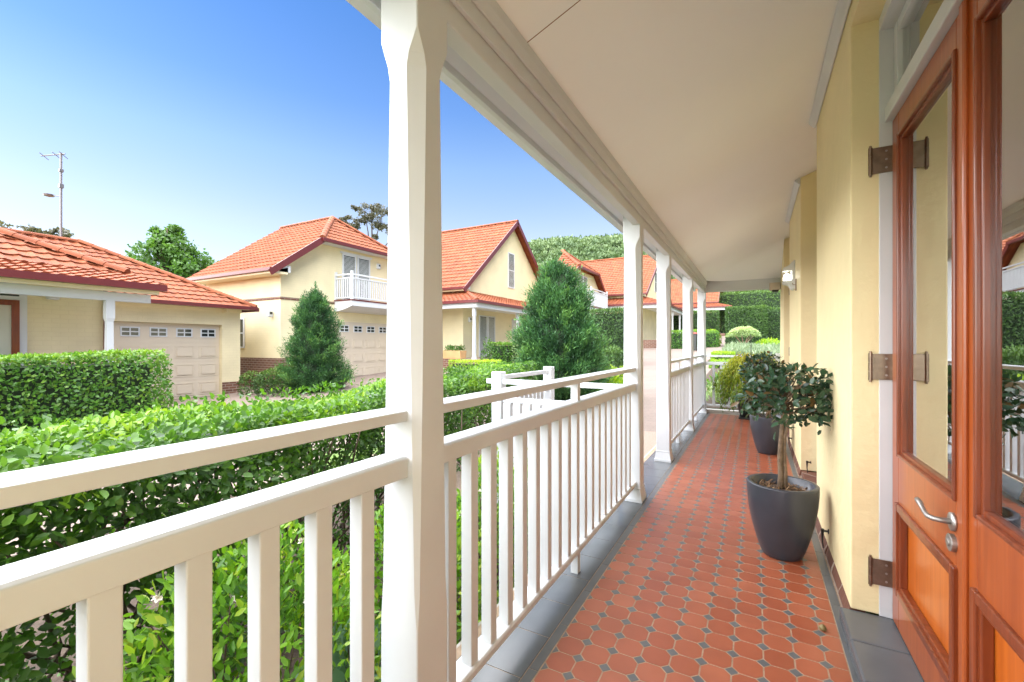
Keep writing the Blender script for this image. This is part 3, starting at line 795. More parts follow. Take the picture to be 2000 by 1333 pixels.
def topiary(x, y, label, ball, seed, n=1500, lean=0.0):
    t = thing('potted_tree', label, 'potted tree', (x, y, 0), 'potted standard trees along the wall')
    MB().lathe(pot_profile(), (x, y, .001), 64).build('pot', M['pot'], t, smooth=True)
    mulch('soil', (x, y), .155, .372, t, seed)
    bx, by, bz, br, bh = ball
    tr = MB()
    tr.tube([(x - .008, y, .36), (x - .005, y + .006, .46), (x - .010, y - .004, .56), (x - .004, y, .66), (bx * .3 + x * .7, by * .3 + y * .7, bz - .05), (bx, by, bz + .05)], [.0165, .0145, .013, .012, .009, .005], 12)
    tr.tube([(x + .016, y + .012, .36), (x + .018, y + .006, .47), (x + .011, y + .012, .58), (x + .013, y + .004, .68), (bx + .04, by, bz)], [.014, .011, .0105, .010, .005], 12)
    rg_ = np.random.default_rng(seed)
    tips = []
    for k in range(46):
        d = rnd_unit(rg_, 1)[0]
        if d[2] < -.55: d[2] *= -.6
        q = rg_.uniform(.72, 1.05)
        e = np.array([bx + d[0] * br * q, by + d[1] * br * q, bz + d[2] * bh * q])
        s0 = np.array([x, y, bz - bh * .75]) + np.array([0, 0, bh * .5]) * rg_.uniform(0, 1)
        mid = s0 * .5 + e * .5 + rg_.normal(size=3) * .02
        tr.tube([s0, mid, e], [.006, .004, .002], 5); tips.append((s0, mid, e))
    tr.build('trunk', M['bark'], t, smooth=True)
    Pn, Dn, Nn = [], [], []
    c = np.array([bx, by, bz])
    nf = n
    d = rnd_unit(rg_, nf * 2); d = d[d[:, 2] > -.75][:nf]
    lum = 1 + .24 * lump(d * 1.0, 4.2, seed)
    rad = lum * np.where(rg_.uniform(0, 1, len(d)) < .72, rg_.uniform(.86, 1.05, len(d)), rg_.uniform(.45, .9, len(d)))
    gap = lump(d, 6.0, seed + 3) > -.36
    d, rad = d[gap], rad[gap]
    P = c + d * np.array([br, br, bh]) * rad[:, None]
    D = d * .55 + rnd_unit(rg_, len(d)) * .9; N = d * 1.0 + np.array([0, 0, .5]) + rnd_unit(rg_, len(d)) * .55
    S = rg_.uniform(.034, .062, len(d))
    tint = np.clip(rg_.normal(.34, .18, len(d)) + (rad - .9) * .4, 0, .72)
    tint[rg_.uniform(0, 1, len(d)) < .035] = 1.0
    # loose drooping sprigs under the crown
    for k in range(7):
        a = rg_.uniform(0, 6.28); e = c + np.array([math.cos(a) * br * rg_.uniform(.3, 1.05), math.sin(a) * br * rg_.uniform(.3, 1.05), -bh * rg_.uniform(.55, 1.0)])
        m_ = 14
        Pk = e + rg_.normal(size=(m_, 3)) * .035
        P = np.concatenate([P, Pk]); D = np.concatenate([D, rnd_unit(rg_, m_) + np.array([0, 0, -.4])]); N = np.concatenate([N, rnd_unit(rg_, m_) + np.array([0, 0, .8])])
        S = np.concatenate([S, rg_.uniform(.03, .055, m_)]); tint = np.concatenate([tint, rg_.uniform(.1, .6, m_)])
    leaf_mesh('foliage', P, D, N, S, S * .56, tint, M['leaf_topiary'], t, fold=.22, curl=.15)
    return t
topiary(.135, 3.005, 'near potted standard tree in a charcoal pot, its trunk bare below the dark leafy ball', (.165, 3.01, .925, .212, .160), 11, 880)
topiary(.125, 5.74, 'second potted standard tree further along, half hidden behind the near one', (.085, 5.70, .93, .205, .18), 23, 800)

# weeping maple at the far end
t = thing('potted_maple', 'weeping yellow green Japanese maple in a dark pot at the far end of the veranda', 'potted maple', (-.09, 8.28, 0))
MB().box(-.24, .06, 8.13, 8.43, .001, .03).build('pot_tray', M['dark'], t, bevel=.004)
MB().lathe([(.001, 0), (.13, 0), (.20, .27), (.205, .30), (.185, .30), (.18, .27), (.001, .26)], (-.09, 8.28, .03), 32).build('pot', M['dark'], t, smooth=True)
MB().lathe([(.175, 0), (.001, .015)], (-.09, 8.28, .295), 20).build('soil', M['soil'], t)
rg = np.random.default_rng(5)
tr = MB(); Pm, Dm = [], []
tr.tube([(-.09, 8.28, .28), (-.10, 8.29, .5), (-.08, 8.27, .72), (-.1, 8.26, .95)], [.022, .02, .017, .012], 8)
for k in range(60):
    a = rg.uniform(0, 6.283); L_ = rg.uniform(.30, .60); zt = rg.uniform(.80, 1.03)
    p0 = np.array([-.09, 8.27, zt - .12]); pts = [p0]
    for q in (.3, .6, .85, 1.0):
        pts.append(np.array([-.09 + math.cos(a) * L_ * q, 8.27 + math.sin(a) * L_ * q * .8, zt + .10 * math.sin(q * 2.2) - (q ** 2.4) * rg.uniform(.35, .75)]))
    tr.tube(pts, [.007, .005, .004, .003, .002], 5, cap=False)
    for q in range(210):
        s_ = rg.uniform(.18, 1) ** .8 * 4; i = min(3, int(s_)); fq = s_ - i
        Pm.append(pts[i] * (1 - fq) + pts[i + 1] * fq + rg.normal(size=3) * .028); Dm.append((pts[i + 1] - pts[i]) * 1.5 + np.array([0, 0, -.22]) + rg.normal(size=3) * .12)
tr.build('trunk', M['bark'], t, smooth=True)
Pm = np.array(Pm); Dm = np.array(Dm); n = len(Pm)
tint = np.clip(.12 + (Pm[:, 2] - .30) * .80 + rg.normal(0, .13, n), 0, 1)
leaf_mesh('foliage', Pm, Dm, rnd_unit(rg, n) + np.array([0, -.3, .7]), rg.uniform(.035, .07, n), rg.uniform(.012, .022, n), tint, M['leaf_maple'], t, detail=False)
st = MB().tube([(-.06, 8.10, .0), (-.06, 8.10, 1.35)], .006, 8).tube([(-.06, 8.10, 1.35), (-.06, 8.10, 1.38)], [.009, .002], 8)
tag(st.build('plant_stake', M['dark'], origin=(-.06, 8.10, 0)), 'thin dark upright stake standing beside the weeping maple', 'plant stake')

# ------------------------------------------------------------------ near hedge and shrubs
rg = np.random.default_rng(17)
HF = lambda y: -1.72 - .265 * (y - .36)
HK = lambda y: -2.66 - .235 * (y - .577)
hedge = thing('hedge', 'long clipped glossy hedge with bright new growth on top, right outside the railing', 'hedge', (-2.6, 2.5, zg(-2.6, 2.0)))
def hedge_shell(ntop, nface, y0, y1):
    P, D, N, T = [], [], [], []
    def put(p, d, n_, t_): P.append(p); D.append(d); N.append(n_); T.append(t_)
    # top
    y = rg.uniform(y0, y1, ntop) if False else y0 + (y1 - y0) * rg.uniform(0, 1, ntop) ** 1.12
    q = rg.uniform(-.02, 1.02, ntop); f_ = HF(y); k_ = HK(y); x = f_ + (k_ - f_) * q
    ztop = .835 + .03 * np.sin(y * 2.3) + .02 * np.sin(x * 9 + y * 5)
    edge = np.minimum(q, 1 - q); ztop = ztop - .10 * np.exp(-np.maximum(edge, 0) / .08)
    dep = np.abs(rg.normal(0, .05, ntop)); z = ztop - dep + .018
    p = np.stack([x, y, z], 1); r_ = rnd_unit(rg, ntop)
    d = r_ * .95 + np.array([0, 0, .40]); n_ = np.stack([np.zeros(ntop), np.zeros(ntop), np.ones(ntop)], 1) * 1.0 + rnd_unit(rg, ntop) * .6
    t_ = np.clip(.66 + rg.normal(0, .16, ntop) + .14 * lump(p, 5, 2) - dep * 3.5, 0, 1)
    put(p, d, n_, t_)
    # long faces
    for side, cnt in ((1, nface), (-1, nface // 2)):
        y = y0 + (y1 - y0) * rg.uniform(0, 1, cnt) ** 1.2
        zb = zgv(np.full(cnt, -2.0), y); h = rg.uniform(0, 1, cnt) ** .75
        z = zb + .06 + (.84 - zb) * h
        bulge = .05 * np.sin(y * 5.1 + z * 4) + .04 * np.sin(z * 9 + y * 2.2)
        dep = np.abs(rg.normal(0, .085, cnt)) + (1 - h) * .06 * rg.uniform(0, 1, cnt)
        x = (HF(y) + bulge - dep) if side == 1 else (HK(y) + bulge + dep)
        p = np.stack([x, y, z], 1)
        keep = ~((lump(p, 6.5, 4) < -.42 + .42 * (1 - h)) & (rg.uniform(0, 1, cnt) < .75))
        nn = np.array([side * .95, -.2, .25])
        d = rnd_unit(rg, cnt) * .9 + nn * .55; n_ = nn + np.array([0, 0, .55]) + rnd_unit(rg, cnt) * .65
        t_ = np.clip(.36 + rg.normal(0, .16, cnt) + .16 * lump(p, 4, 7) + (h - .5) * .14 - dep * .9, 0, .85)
        put(p[keep], d[keep], n_[keep], t_[keep])
    # far end face
    cnt = nface // 12; y = np.full(cnt, y1) - np.abs(rg.normal(0, .06, cnt)); q = rg.uniform(0, 1, cnt)
    x = HF(y) + (HK(y) - HF(y)) * q; z = rg.uniform(0.0, .86, cnt); p = np.stack([x, y, z], 1)
    put(p, rnd_unit(rg, cnt) + np.array([0, .6, 0]), rnd_unit(rg, cnt) * .6 + np.array([0, 1, .4]), rg.uniform(.1, .6, cnt))
    return [np.concatenate(a) for a in (P, D, N, T)]
P, D, N, T = hedge_shell(50000, 47000, -1.2, 7.6)
S = rg.uniform(.025, .046, len(P))
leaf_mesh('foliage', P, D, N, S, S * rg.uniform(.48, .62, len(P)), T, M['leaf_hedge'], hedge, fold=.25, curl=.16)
stm = MB()
for k in range(150):
    y = -1.1 + 8.6 * rg.uniform(0, 1) ** 1.2; q = rg.uniform(.22, .7); x = HF(y) + (HK(y) - HF(y)) * q; z0 = zg(x, y)
    p = np.array([x, y, z0 - .02]); pts = [p]
    for j in range(4):
        p = p + np.array([rg.normal(.02, .08), rg.normal(0, .13), (.74 - z0) / 4]); pts.append(p)
    stm.tube(pts, [.012, .010, .008, .006, .004], 6)
    for j in range(3):
        b0 = pts[rg.integers(1, 4)]; b1 = b0 + np.array([rg.uniform(-.05, .16), rg.normal(0, .12), rg.uniform(.05, .25)])
        stm.tube([b0, (b0 + b1) / 2 + rg.normal(size=3) * .015, b1], [.006, .004, .002], 5)
stm.build('branches', M['bark2'], hedge, smooth=True)

def shrub(x, y, r, h, label, seed, n=1600, leaf=.034, m='leaf_shrub', flowers=0, grey=False, name='shrub', group=None, aspect=.42, tintc=.52):
    rg_ = np.random.default_rng(seed); z0 = zg(x, y)
    t = thing(name, label, 'shrub', (x, y, z0), group)
    d = rnd_unit(rg_, n); d[:, 2] = np.abs(d[:, 2]) * 1.0 - .12
    lm = 1 + .16 * lump(d, 4.5, seed)
    rad = lm * rg_.uniform(.55, 1.03, n) ** .5
    P = np.stack([x + d[:, 0] * r * rad, y + d[:, 1] * r * 1.15 * rad, z0 + .12 * h + np.maximum(d[:, 2], -.1) * (h * .9) * rad], 1)
    D = d * .5 + rnd_unit(rg_, n) * .7 + np.array([0, 0, .45]); N = d + rnd_unit(rg_, n) * .6 + np.array([0, 0, .4])
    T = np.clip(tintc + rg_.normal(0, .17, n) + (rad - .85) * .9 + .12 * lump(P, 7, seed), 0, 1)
    S = rg_.uniform(.7, 1.35, n) * leaf
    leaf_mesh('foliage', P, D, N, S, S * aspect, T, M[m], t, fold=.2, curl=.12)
    b = MB()
    for k in range(16):
        e = P[rg_.integers(0, n)]; s0 = np.array([x + rg_.normal(0, .03), y + rg_.normal(0, .03), z0 - .02])
        b.tube([s0, s0 * .5 + e * .5 + rg_.normal(size=3) * .03, e], [.008, .005, .002], 5)
    b.build('branches', M['bark2'], t, smooth=True)
    if flowers:
        top = P[P[:, 2] > z0 + h * .55]; Pf = []; Df = []; Nf = []
        for k in range(flowers):
            c = top[rg_.integers(0, len(top))] + np.array([.02, 0, .012])
            for j in range(9):
                Pf.append(c); Df.append(rnd_unit(rg_, 1)[0] + np.array([.3, -.3, .5])); Nf.append(np.array([.3, -.3, 1]) + rnd_unit(rg_, 1)[0] * .4)
        nf = len(Pf); leaf_mesh('flowers', np.array(Pf), np.array(Df), np.array(Nf), np.full(nf, .020), np.full(nf, .014), np.zeros(nf), M['petal'], t)
    return t
SG = 'bright green shrubs between hedge and railing'
shrub(-1.44, .86, .42, 1.02, 'bright yellow green shrub between hedge and nearest railing, left of nearest post', 31, 5600, flowers=5, group=SG)
shrub(-1.42, 1.62, .36, .92, 'bright green shrub right behind the nearest post', 32, 4200, flowers=4, group=SG)
shrub(-1.42, 2.28, .34, .88, 'bright green shrub seen through the balusters just right of the nearest post', 33, 3800, flowers=3, group=SG)
shrub(-1.42, 2.95, .30, .74, 'bright green shrub at the far end of the row, close to the picket fence corner', 34, 2300, flowers=2, group=SG)
shrub(-1.40, .22, .34, .66, 'low bright shrub at the bottom left, under the nearest railing section', 35, 3200, group=SG)
shrub(-1.24, 1.12, .16, .52, 'glaucous shrub with larger grey green leaves at the foot of the nearest post', 36, 170, leaf=.075, m='leaf_grey', name='shrub', aspect=.5) if 'leaf_grey' in M else None

# picket fence by the step
fx, fy = -2.07, 3.52
t = thing('picket_fence', 'low white picket fence enclosing the step landing beyond the long railing section', 'fence', (-1.6, 3.55, zg(-1.6, 3.6)))
for (x, y) in ((fx, fy), (fx, 4.65)):
    MB().box(x - .05, x + .05, y - .05, y + .05, zg(x, y), .965).build('fence_post', M['white'], t, bevel=.006)
MB().box(fx - .12, -.907, fy - .025, fy + .025, .855, .898).build('fence_rail', M['white'], t, bevel=.004)
MB().box(fx + .05, -.907, fy - .016, fy + .016, .69, .735).build('fence_rail', M['white'], t, bevel=.004)
MB().box(fx + .05, -.907, fy - .016, fy + .016, .0, .045).build('fence_rail', M['white'], t, bevel=.004)
MB().box(fx - .02, fx + .02, fy + .05, 4.60, .89, .93).build('fence_rail', M['white'], t, bevel=.004)
MB().box(fx - .02, fx + .02, fy + .05, 4.60, .70, .74).build('fence_rail', M['white'], t, bevel=.004)
x = fx + .07
while x < -1.0:
    MB().box(x, x + .07, fy - .040, fy - .017, -.02, .688).build('picket', M['white'], t, bevel=.003); x += .098
y = fy + .08
while y < 4.55:
    MB().box(fx - .04, fx - .021, y, y + .07, .0, .698).build('picket', M['white'], t, bevel=.003); y += .098

# ------------------------------------------------------------------ conifers, clipped hedges, trees
def conifer(x, y, h, r, label, seed, nb=520, per=34, top_spike=True, m='leaf_conifer', tilt=0, z0=None, frond=1.0, shape=.8, tb=0.0, core=.74):
    rg_ = np.random.default_rng(seed); z0 = zg(x, y) if z0 is None else z0
    t = thing('conifer', label, 'conifer', (x, y, z0))
    MB().tube([(x, y, z0 - .05), (x, y, z0 + h * .5), (x + .02, y, z0 + h * .97)], [.09, .06, .01], 8).build('trunk', M['bark2'], t, smooth=True)
    if core:
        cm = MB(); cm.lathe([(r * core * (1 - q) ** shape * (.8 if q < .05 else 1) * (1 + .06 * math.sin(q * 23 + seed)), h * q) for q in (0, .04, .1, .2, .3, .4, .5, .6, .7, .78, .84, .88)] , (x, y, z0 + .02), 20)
        cm.build('dark_core', M['core'], t, smooth=True)  # solid dark cone standing in for the shaded inside of the crown
    P, D, N, T = [], [], [], []
    for k in range(nb):
        q = rg_.uniform(0, 1) ** 1.25
        prof = r * (1 - q) ** shape * (1 if q > .10 else .80 + 2 * q) * (1 + .09 * math.sin(q * 23 + seed))
        a = rg_.uniform(0, 6.283); rr_ = prof * (1 + .10 * math.sin(a * 3 + q * 11 + seed) + .09 * math.sin(a * 7 - q * 29 + seed * 2) + rg_.normal(0, .05))
        rad = rr_ * rg_.uniform(.55, 1.0) ** .35
        tip = np.array([x + math.cos(a) * rad, y + math.sin(a) * rad, z0 + h * (.02 + .95 * q) + .06 * rad])
        out = np.array([math.cos(a), math.sin(a), .55 + .7 * q]); out /= np.linalg.norm(out)
        shade = rg_.normal(.46 + tb, .17) + (rad / (prof + .01) - .9) * 1.3  # deeper fronds get a darker tint: clump shading put into the colour
        L_ = rg_.uniform(.18, .34) * frond
        for j in range(per):
            s_ = rg_.uniform(0, 1)
            p = tip - out * L_ * (1 - s_) + rg_.normal(size=3) * .035 * frond
            P.append(p); D.append(out * .8 + rg_.normal(size=3) * .42 + np.array([0, 0, .12])); N.append(np.array([-out[0] * .3, -out[1] * .3, 1]) + rg_.normal(size=3) * .5)
            T.append(shade + rg_.normal(0, .08) + s_ * .14 - .07)
    if top_spike:
        for j in range(120):
            s_ = rg_.uniform(0, 1)
            P.append(np.array([x + rg_.normal(0, .02), y + rg_.normal(0, .02), z0 + h * (.93 + .13 * s_)])); D.append(np.array([rg_.normal(0, .5), rg_.normal(0, .5), .6])); N.append(rg_.normal(size=3)); T.append(rg_.uniform(.4, .8))
    P, D, N, T = map(np.array, (P, D, N, T)); n = len(P)
    leaf_mesh('crown', P, D, N, rg_.uniform(.06, .13, n), rg_.uniform(.013, .024, n), T, M[m], t, detail=False, fold=.3, curl=.25)
    return t
# placed by their distance along the view
conifer(-3.70, 8.80, 3.12, 1.10, 'broad dark green conifer in the middle, behind the white picket fence', 41, 1300, 62, shape=.40, top_spike=False, frond=1.4, core=.60)
conifer(-12.45, 9.50, 3.30, 1.08, 'narrower dark conifer with a thin top spike in front of the brick based house', 42, 1050, 50, shape=.44, frond=1.35, core=.58)

def clipped(x0, x1, y0, y1, z1, label, seed, n, m='leaf_cypress', leaf=.10, aspect=.35, name='hedge', cat='hedge', z0=None, tb=.0, vert=.5, wob=.05, group=None, round_=.0, topb=.18):
    rg_ = np.random.default_rng(seed)
    zb = (zg((x0 + x1) / 2, (y0 + y1) / 2) if z0 is None else z0) - .05
    t = thing(name, label, cat, ((x0 + x1) / 2, (y0 + y1) / 2, zb), group)
    i = leaf * .8 + wob
    if min(x1 - x0, y1 - y0) > 3 * i and not round_:
        MB().box(x0 + i, x1 - i, y0 + i, y1 - i, zb, z1 - i).build('core', M['core'], t)  # solid dark block standing in for the shaded inside of the hedge
    A = dict(top=(x1 - x0) * (y1 - y0), px=(y1 - y0) * (z1 - zb), nx=(y1 - y0) * (z1 - zb), py=(x1 - x0) * (z1 - zb), ny=(x1 - x0) * (z1 - zb))
    tot = sum(A.values()); Ps, Ds, Ns, Ts = [], [], [], []
    for k, ar in A.items():
        c = max(8, int(n * ar / tot)); u = rg_.uniform(0, 1, c); w = rg_.uniform(0, 1, c); dep = np.abs(rg_.normal(0, leaf * .45, c))
        nn = dict(top=(0, 0, 1), px=(1, 0, 0), nx=(-1, 0, 0), py=(0, 1, 0), ny=(0, -1, 0))[k]; nn = np.array(nn, float)
        if k == 'top': p = np.stack([x0 + (x1 - x0) * u, y0 + (y1 - y0) * w, np.full(c, z1)], 1)
        elif k[1] == 'x': p = np.stack([np.full(c, x1 if k[0] == 'p' else x0), y0 + (y1 - y0) * u, zb + (z1 - zb) * w], 1)
        else: p = np.stack([x0 + (x1 - x0) * u, np.full(c, y1 if k[0] == 'p' else y0), zb + (z1 - zb) * w], 1)
        p = p - nn * dep[:, None] + nn * (lump(p, 1.8, seed) * wob)[:, None]
        d = nn * .35 + np.array([0, 0, vert]) + rnd_unit(rg_, c) * .75
        Ps.append(p); Ds.append(d); Ns.append(nn + np.array([0, 0, .35]) + rnd_unit(rg_, c) * .6)
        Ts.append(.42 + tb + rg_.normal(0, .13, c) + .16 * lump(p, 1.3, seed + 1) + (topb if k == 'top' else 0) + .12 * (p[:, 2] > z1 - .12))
    P, D, N, T = [np.concatenate(a) for a in (Ps, Ds, Ns, Ts)]
    if round_:
        cx, cy, cz_ = (x0 + x1) / 2, (y0 + y1) / 2, zb + (z1 - zb) * .35
        q = (P - np.array([cx, cy, cz_])) / np.array([(x1 - x0) / 2, (y1 - y0) / 2, (z1 - cz_)])
        l2 = np.linalg.norm(q, axis=1, keepdims=True); q2 = q / np.maximum(l2, 1e-6) * np.max(np.abs(q), axis=1, keepdims=True)
        q = q * (1 - round_) + q2 * round_
        P = np.array([cx, cy, cz_]) + q * np.array([(x1 - x0) / 2, (y1 - y0) / 2, (z1 - cz_)]); P[:, 2] = np.maximum(P[:, 2], zb)
    n = len(P); S = rg_.uniform(.7, 1.3, n) * leaf
    leaf_mesh('foliage', P, D, N, S, S * aspect, T, M[m], t, detail=False, fold=.3)
    return t

# clipped broadleaf hedge by the left house
clipped(-9.55, -8.25, -3.5, 3.55, 1.06, 'square clipped dark green hedge in front of the left house veranda', 51, 38000, 'leaf_far', leaf=.062, aspect=.55, vert=.15, wob=.10, tb=.15)

def tree(x, y, z0, h, crowns, label, seed, leaf, m, n, trunk_r=.2, name='tree', sparse=0.0, tb=0.0, aspect=.7):
    rg_ = np.random.default_rng(seed)
    t = thing(name, label, 'tree', (x, y, z0))
    tr = MB(); tr.tube([(x, y, z0 - .1), (x + .1, y, z0 + h * .35), (x, y + .1, z0 + h * .7), (x, y, z0 + h * .92)], [trunk_r, trunk_r * .75, trunk_r * .4, trunk_r * .12], 8)
    Ps, Ts, Ds = [], [], []
    for (cx, cy, cz_, rx, rz) in crowns:
        c = np.array([x + cx, y + cy, z0 + cz_])
        tr.tube([(x, y, z0 + min(cz_, h * .8) * .62), (x + cx * .5, y + cy * .5, z0 + cz_ * .85), tuple(c)], [trunk_r * .45, trunk_r * .28, trunk_r * .08], 6)
        nc = max(6, int(rx * rz * 9)); 
        for k in range(nc):
            d = rnd_unit(rg_, 1)[0]; cc_ = c + d * np.array([rx, rx, rz]) * rg_.uniform(.35, 1) ** .5
            tr.tube([tuple(c), tuple(c * .4 + cc_ * .6 + rg_.normal(size=3) * .05), tuple(cc_)], [trunk_r * .1, trunk_r * .06, trunk_r * .03], 4, cap=False)
            m_ = max(4, int(n / len(crowns) / nc)); cr = .30 * (rx + rz) / 2 * rg_.uniform(.6, 1.2) * (1 - sparse * .4)
            p = cc_ + rnd_unit(rg_, m_) * cr * (rg_.uniform(0, 1, (m_, 1)) ** .5) * np.array([1, 1, .75])
            Ps.append(p); Ds.append(rnd_unit(rg_, m_) + np.array([0, 0, -.1])); Ts.append(rg_.normal(.45 + tb, .12) + rg_.normal(0, .1, m_) + (p[:, 2] - cc_[2]) / cr * .12)
    tr.build('trunk', M['bark2'], t, smooth=True)
    P = np.concatenate(Ps); D = np.concatenate(Ds); T = np.concatenate(Ts); n = len(P)
    leaf_mesh('crown', P, D, rnd_unit(rg_, n) + np.array([0, 0, .5]), rg_.uniform(.7, 1.3, n) * leaf, rg_.uniform(.7, 1.2, n) * leaf * aspect, T, M[m], t, detail=False)
    return t
# ------------------------------------------------------------------ houses across the courtyard
def V3(*a): return Vector(a)
def wing_roof(par, ax, yc, hw, xf, xb, ze, m, zc=None, clipb=None, seed=0, barge=True, gut=True, wid=.235):
    """ridge along x (ax='x') or along y (ax='y'); a = coordinate along ridge, b = across. front at a=xf, back at a=xb.
    zc: height of the clipped (half hipped) front eave, None for a plain gable, =ze for a full hip"""
    W = (lambda a, b, z: V3(a, b, z)) if ax == 'x' else (lambda a, b, z: V3(b, a, z))
    zr = ze + m * hw; L_ = abs(xf - xb); sg = 1 if xf > xb else -1
    sl_ = math.hypot(1, m)
    caps = []; fr_ = None
    bS, bN = yc - hw, yc + hw
    if zc is not None:
        cb = (zc - ze) / m; run = (zr - zc) / m * .97; ar = xf - sg * run
    else: ar = xf
    for side, b0 in ((1, bS), (-1, bN)):
        clips = []
        if zc is not None:
            p = W(xf, b0 + side * cb, zc); q = W(ar, yc, zr); d = q - p; d.z = 0
            nn = V3(d.y, -d.x, 0)
            tst = W(xf, yc, 0) - W(ar, yc, 0)
            if nn.dot(tst) < 0: nn = -nn
            clips.append((p, nn))
        clips.append((W(xf, yc, 0), W(xf, 0, 0) - W(xb, 0, 0)))
        clips.append((W(xb, yc, zr + .02), (0, 0, 1)))
        roof_sheet(par, W(xb, b0, ze), W(xf, 0, 0) - W(xb, 0, 0), W(0, side, m) - W(0, 0, 0), L_, hw * sl_ + .05, clips, seed=seed, tile=wid)
        if gut:
            g0, g1 = W(xb, b0 - side * .05, ze - .03), W(xf, b0 - side * .05, ze - .03)
            MB().bar(g0, g1, .12, .11).build('gutter', M['maroon'], par)
        if barge and (zc is None or zc > ze + .1):
            top = W(xf - sg * .0, yc, zr) if zc is None else W(xf, b0 + side * cb, zc)
            bo = W(xf, b0, ze); dv = (top - bo).normalized() * .12
            up = V3(0, 0, 1)
            MB().bar(bo - dv - up * .08, top + (dv * .1) - up * .08, .05, .22).build('barge_board', M['maroon'], par)
    if zc is not None:
        p, q, r_ = W(xf, bS + cb, zc), W(xf, bN - cb, zc), W(ar, yc, zr)
        cl = []
        for e in (p, q):
            d = r_ - e; d.z = 0; nn = V3(d.y, -d.x, 0)
            mid = (p + q) / 2
            if nn.dot(mid - e) > 0: nn = -nn
            cl.append((e, nn))
        cl.append((W(ar, yc, zr + .02), (0, 0, 1)))
        mm_ = (zr - zc) / abs(xf - ar)
        roof_sheet(par, p, q - p, (r_ - (p + q) / 2), (q - p).length, (r_ - (p + q) / 2).length + .05, cl, seed=seed + 1, tile=wid)
        MB().bar(p + V3(0, 0, -.04) + (p - r_) * .01, q + V3(0, 0, -.04) + (q - r_) * .01, .13, .13).build('gutter', M['maroon'], par)
        caps += [(p + V3(0, 0, .04), r_ + V3(0, 0, .05)), (q + V3(0, 0, .04), r_ + V3(0, 0, .05))]
    caps.append((W(xb, yc, zr + .03), W(ar, yc, zr + .03)))
    ridge_caps(par, caps)
    return zr

def gable_block(par, ax, y0, y1, xw, xb, zb, yc, hw, ze, m, zc=None, mats='cream_far', name='wall'):
    """walls under a roof as one prism with the gable outline (slightly under the tiles)"""
    dz = -.10
    def zt(b): return ze + m * (hw - abs(b - yc)) + dz
    pts = [(y0, zb), (y1, zb), (y1, zt(y1))]
    if zc is None: pts += [(yc, zt(yc))]
    elif zc > ze + .1:
        cb = hw - (zc - ze) / m; pts += [(yc + cb, zc + dz), (yc - cb, zc + dz)]
    pts += [(y0, zt(y0))]
    mb = MB()
    if ax == 'x': mb.prism(pts, 'x', xw, xb)
    else: mb.prism(pts, 'y', xw, xb)
    return mb.build(name, M[mats], par)

def garage_door(par, X, y0, y1, z0, z1, cols=6, rows=4):
    mb = MB().box(X - .05, X, y0, y1, z0, z1); cw = (y1 - y0) / cols; rh = (z1 - z0) / rows
    for r_ in range(rows - 1):
        for c in range(cols):
            ya, za = y0 + c * cw + cw * .10, z0 + r_ * rh + rh * .16
            yb_, zb_ = ya + cw * .80, za + rh * .68
            mb.box(X, X + .012, ya, yb_, za, za + .03); mb.box(X, X + .012, ya, yb_, zb_ - .03, zb_)
            mb.box(X, X + .012, ya, ya + .03, za + .03, zb_ - .03); mb.box(X, X + .012, yb_ - .03, yb_, za + .03, zb_ - .03)
            mb.box(X, X + .024, ya + .07, yb_ - .07, za + .07, zb_ - .07)
        mb.box(X - .001, X + .004, y0, y1, z0 + (r_ + 1) * rh - .006, z0 + (r_ + 1) * rh + .006)
    d = mb.build('garage_door', M['door_beige'], par)
    for c in range(cols):
        ya, yb_ = y0 + c * cw + cw * .17, y0 + (c + 1) * cw - cw * .17; za, zb_ = z1 - rh * .70, z1 - rh * .22
        f_ = MB(); k = .035
        f_.box(X, X + .02, ya, ya + k, za, zb_); f_.box(X, X + .02, yb_ - k, yb_, za, zb_)
        f_.box(X, X + .019, ya + k, yb_ - k, za, za + k); f_.box(X, X + .019, ya + k, yb_ - k, zb_ - k, zb_)
        ym, zm = (ya + yb_) / 2, (za + zb_) / 2
        f_.box(X, X + .016, ym - .015, ym + .015, za + k, zb_ - k); f_.box(X, X + .015, ya + k, yb_ - k, zm - .015, zm + .015)
        w_ = f_.build('window', M['white'], d)
        MB().box(X, X + .006, ya + k, yb_ - k, za + k, zb_ - k).build('pane', M['pane_dark'], w_)
    return d

def window_x(par, X, y0, y1, z0, z1, louvre=True, fr_='white', mid=True):
    """window or louvred door in a wall facing +x"""
    k = .06; f_ = MB()
    f_.box(X - .02, X + .03, y0, y0 + k, z0, z1); f_.box(X - .02, X + .03, y1 - k, y1, z0, z1)
    f_.box(X - .02, X + .028, y0 + k, y1 - k, z0, z0 + k); f_.box(X - .02, X + .028, y0 + k, y1 - k, z1 - k, z1)
    if mid: f_.box(X - .02, X + .026, y0 + k, y1 - k, (z0 + z1) / 2 - .03, (z0 + z1) / 2 + .03)
    w_ = f_.build('window', M[fr_], par)
    MB().box(X - .02, X + .004, y0 + k, y1 - k, z0 + k, z1 - k).build('pane', M['pane_dark'], w_)
    if louvre:
        lb_ = MB(); z = z0 + k + .03
        while z < z1 - k - .02:
            lb_.bar((X + .012, y0 + k, z), (X + .012, y1 - k, z), .05, .008, up=(.8, 0, 1)); z += .05
        lb_.build('louvres', M['louvre'], w_)
    return w_

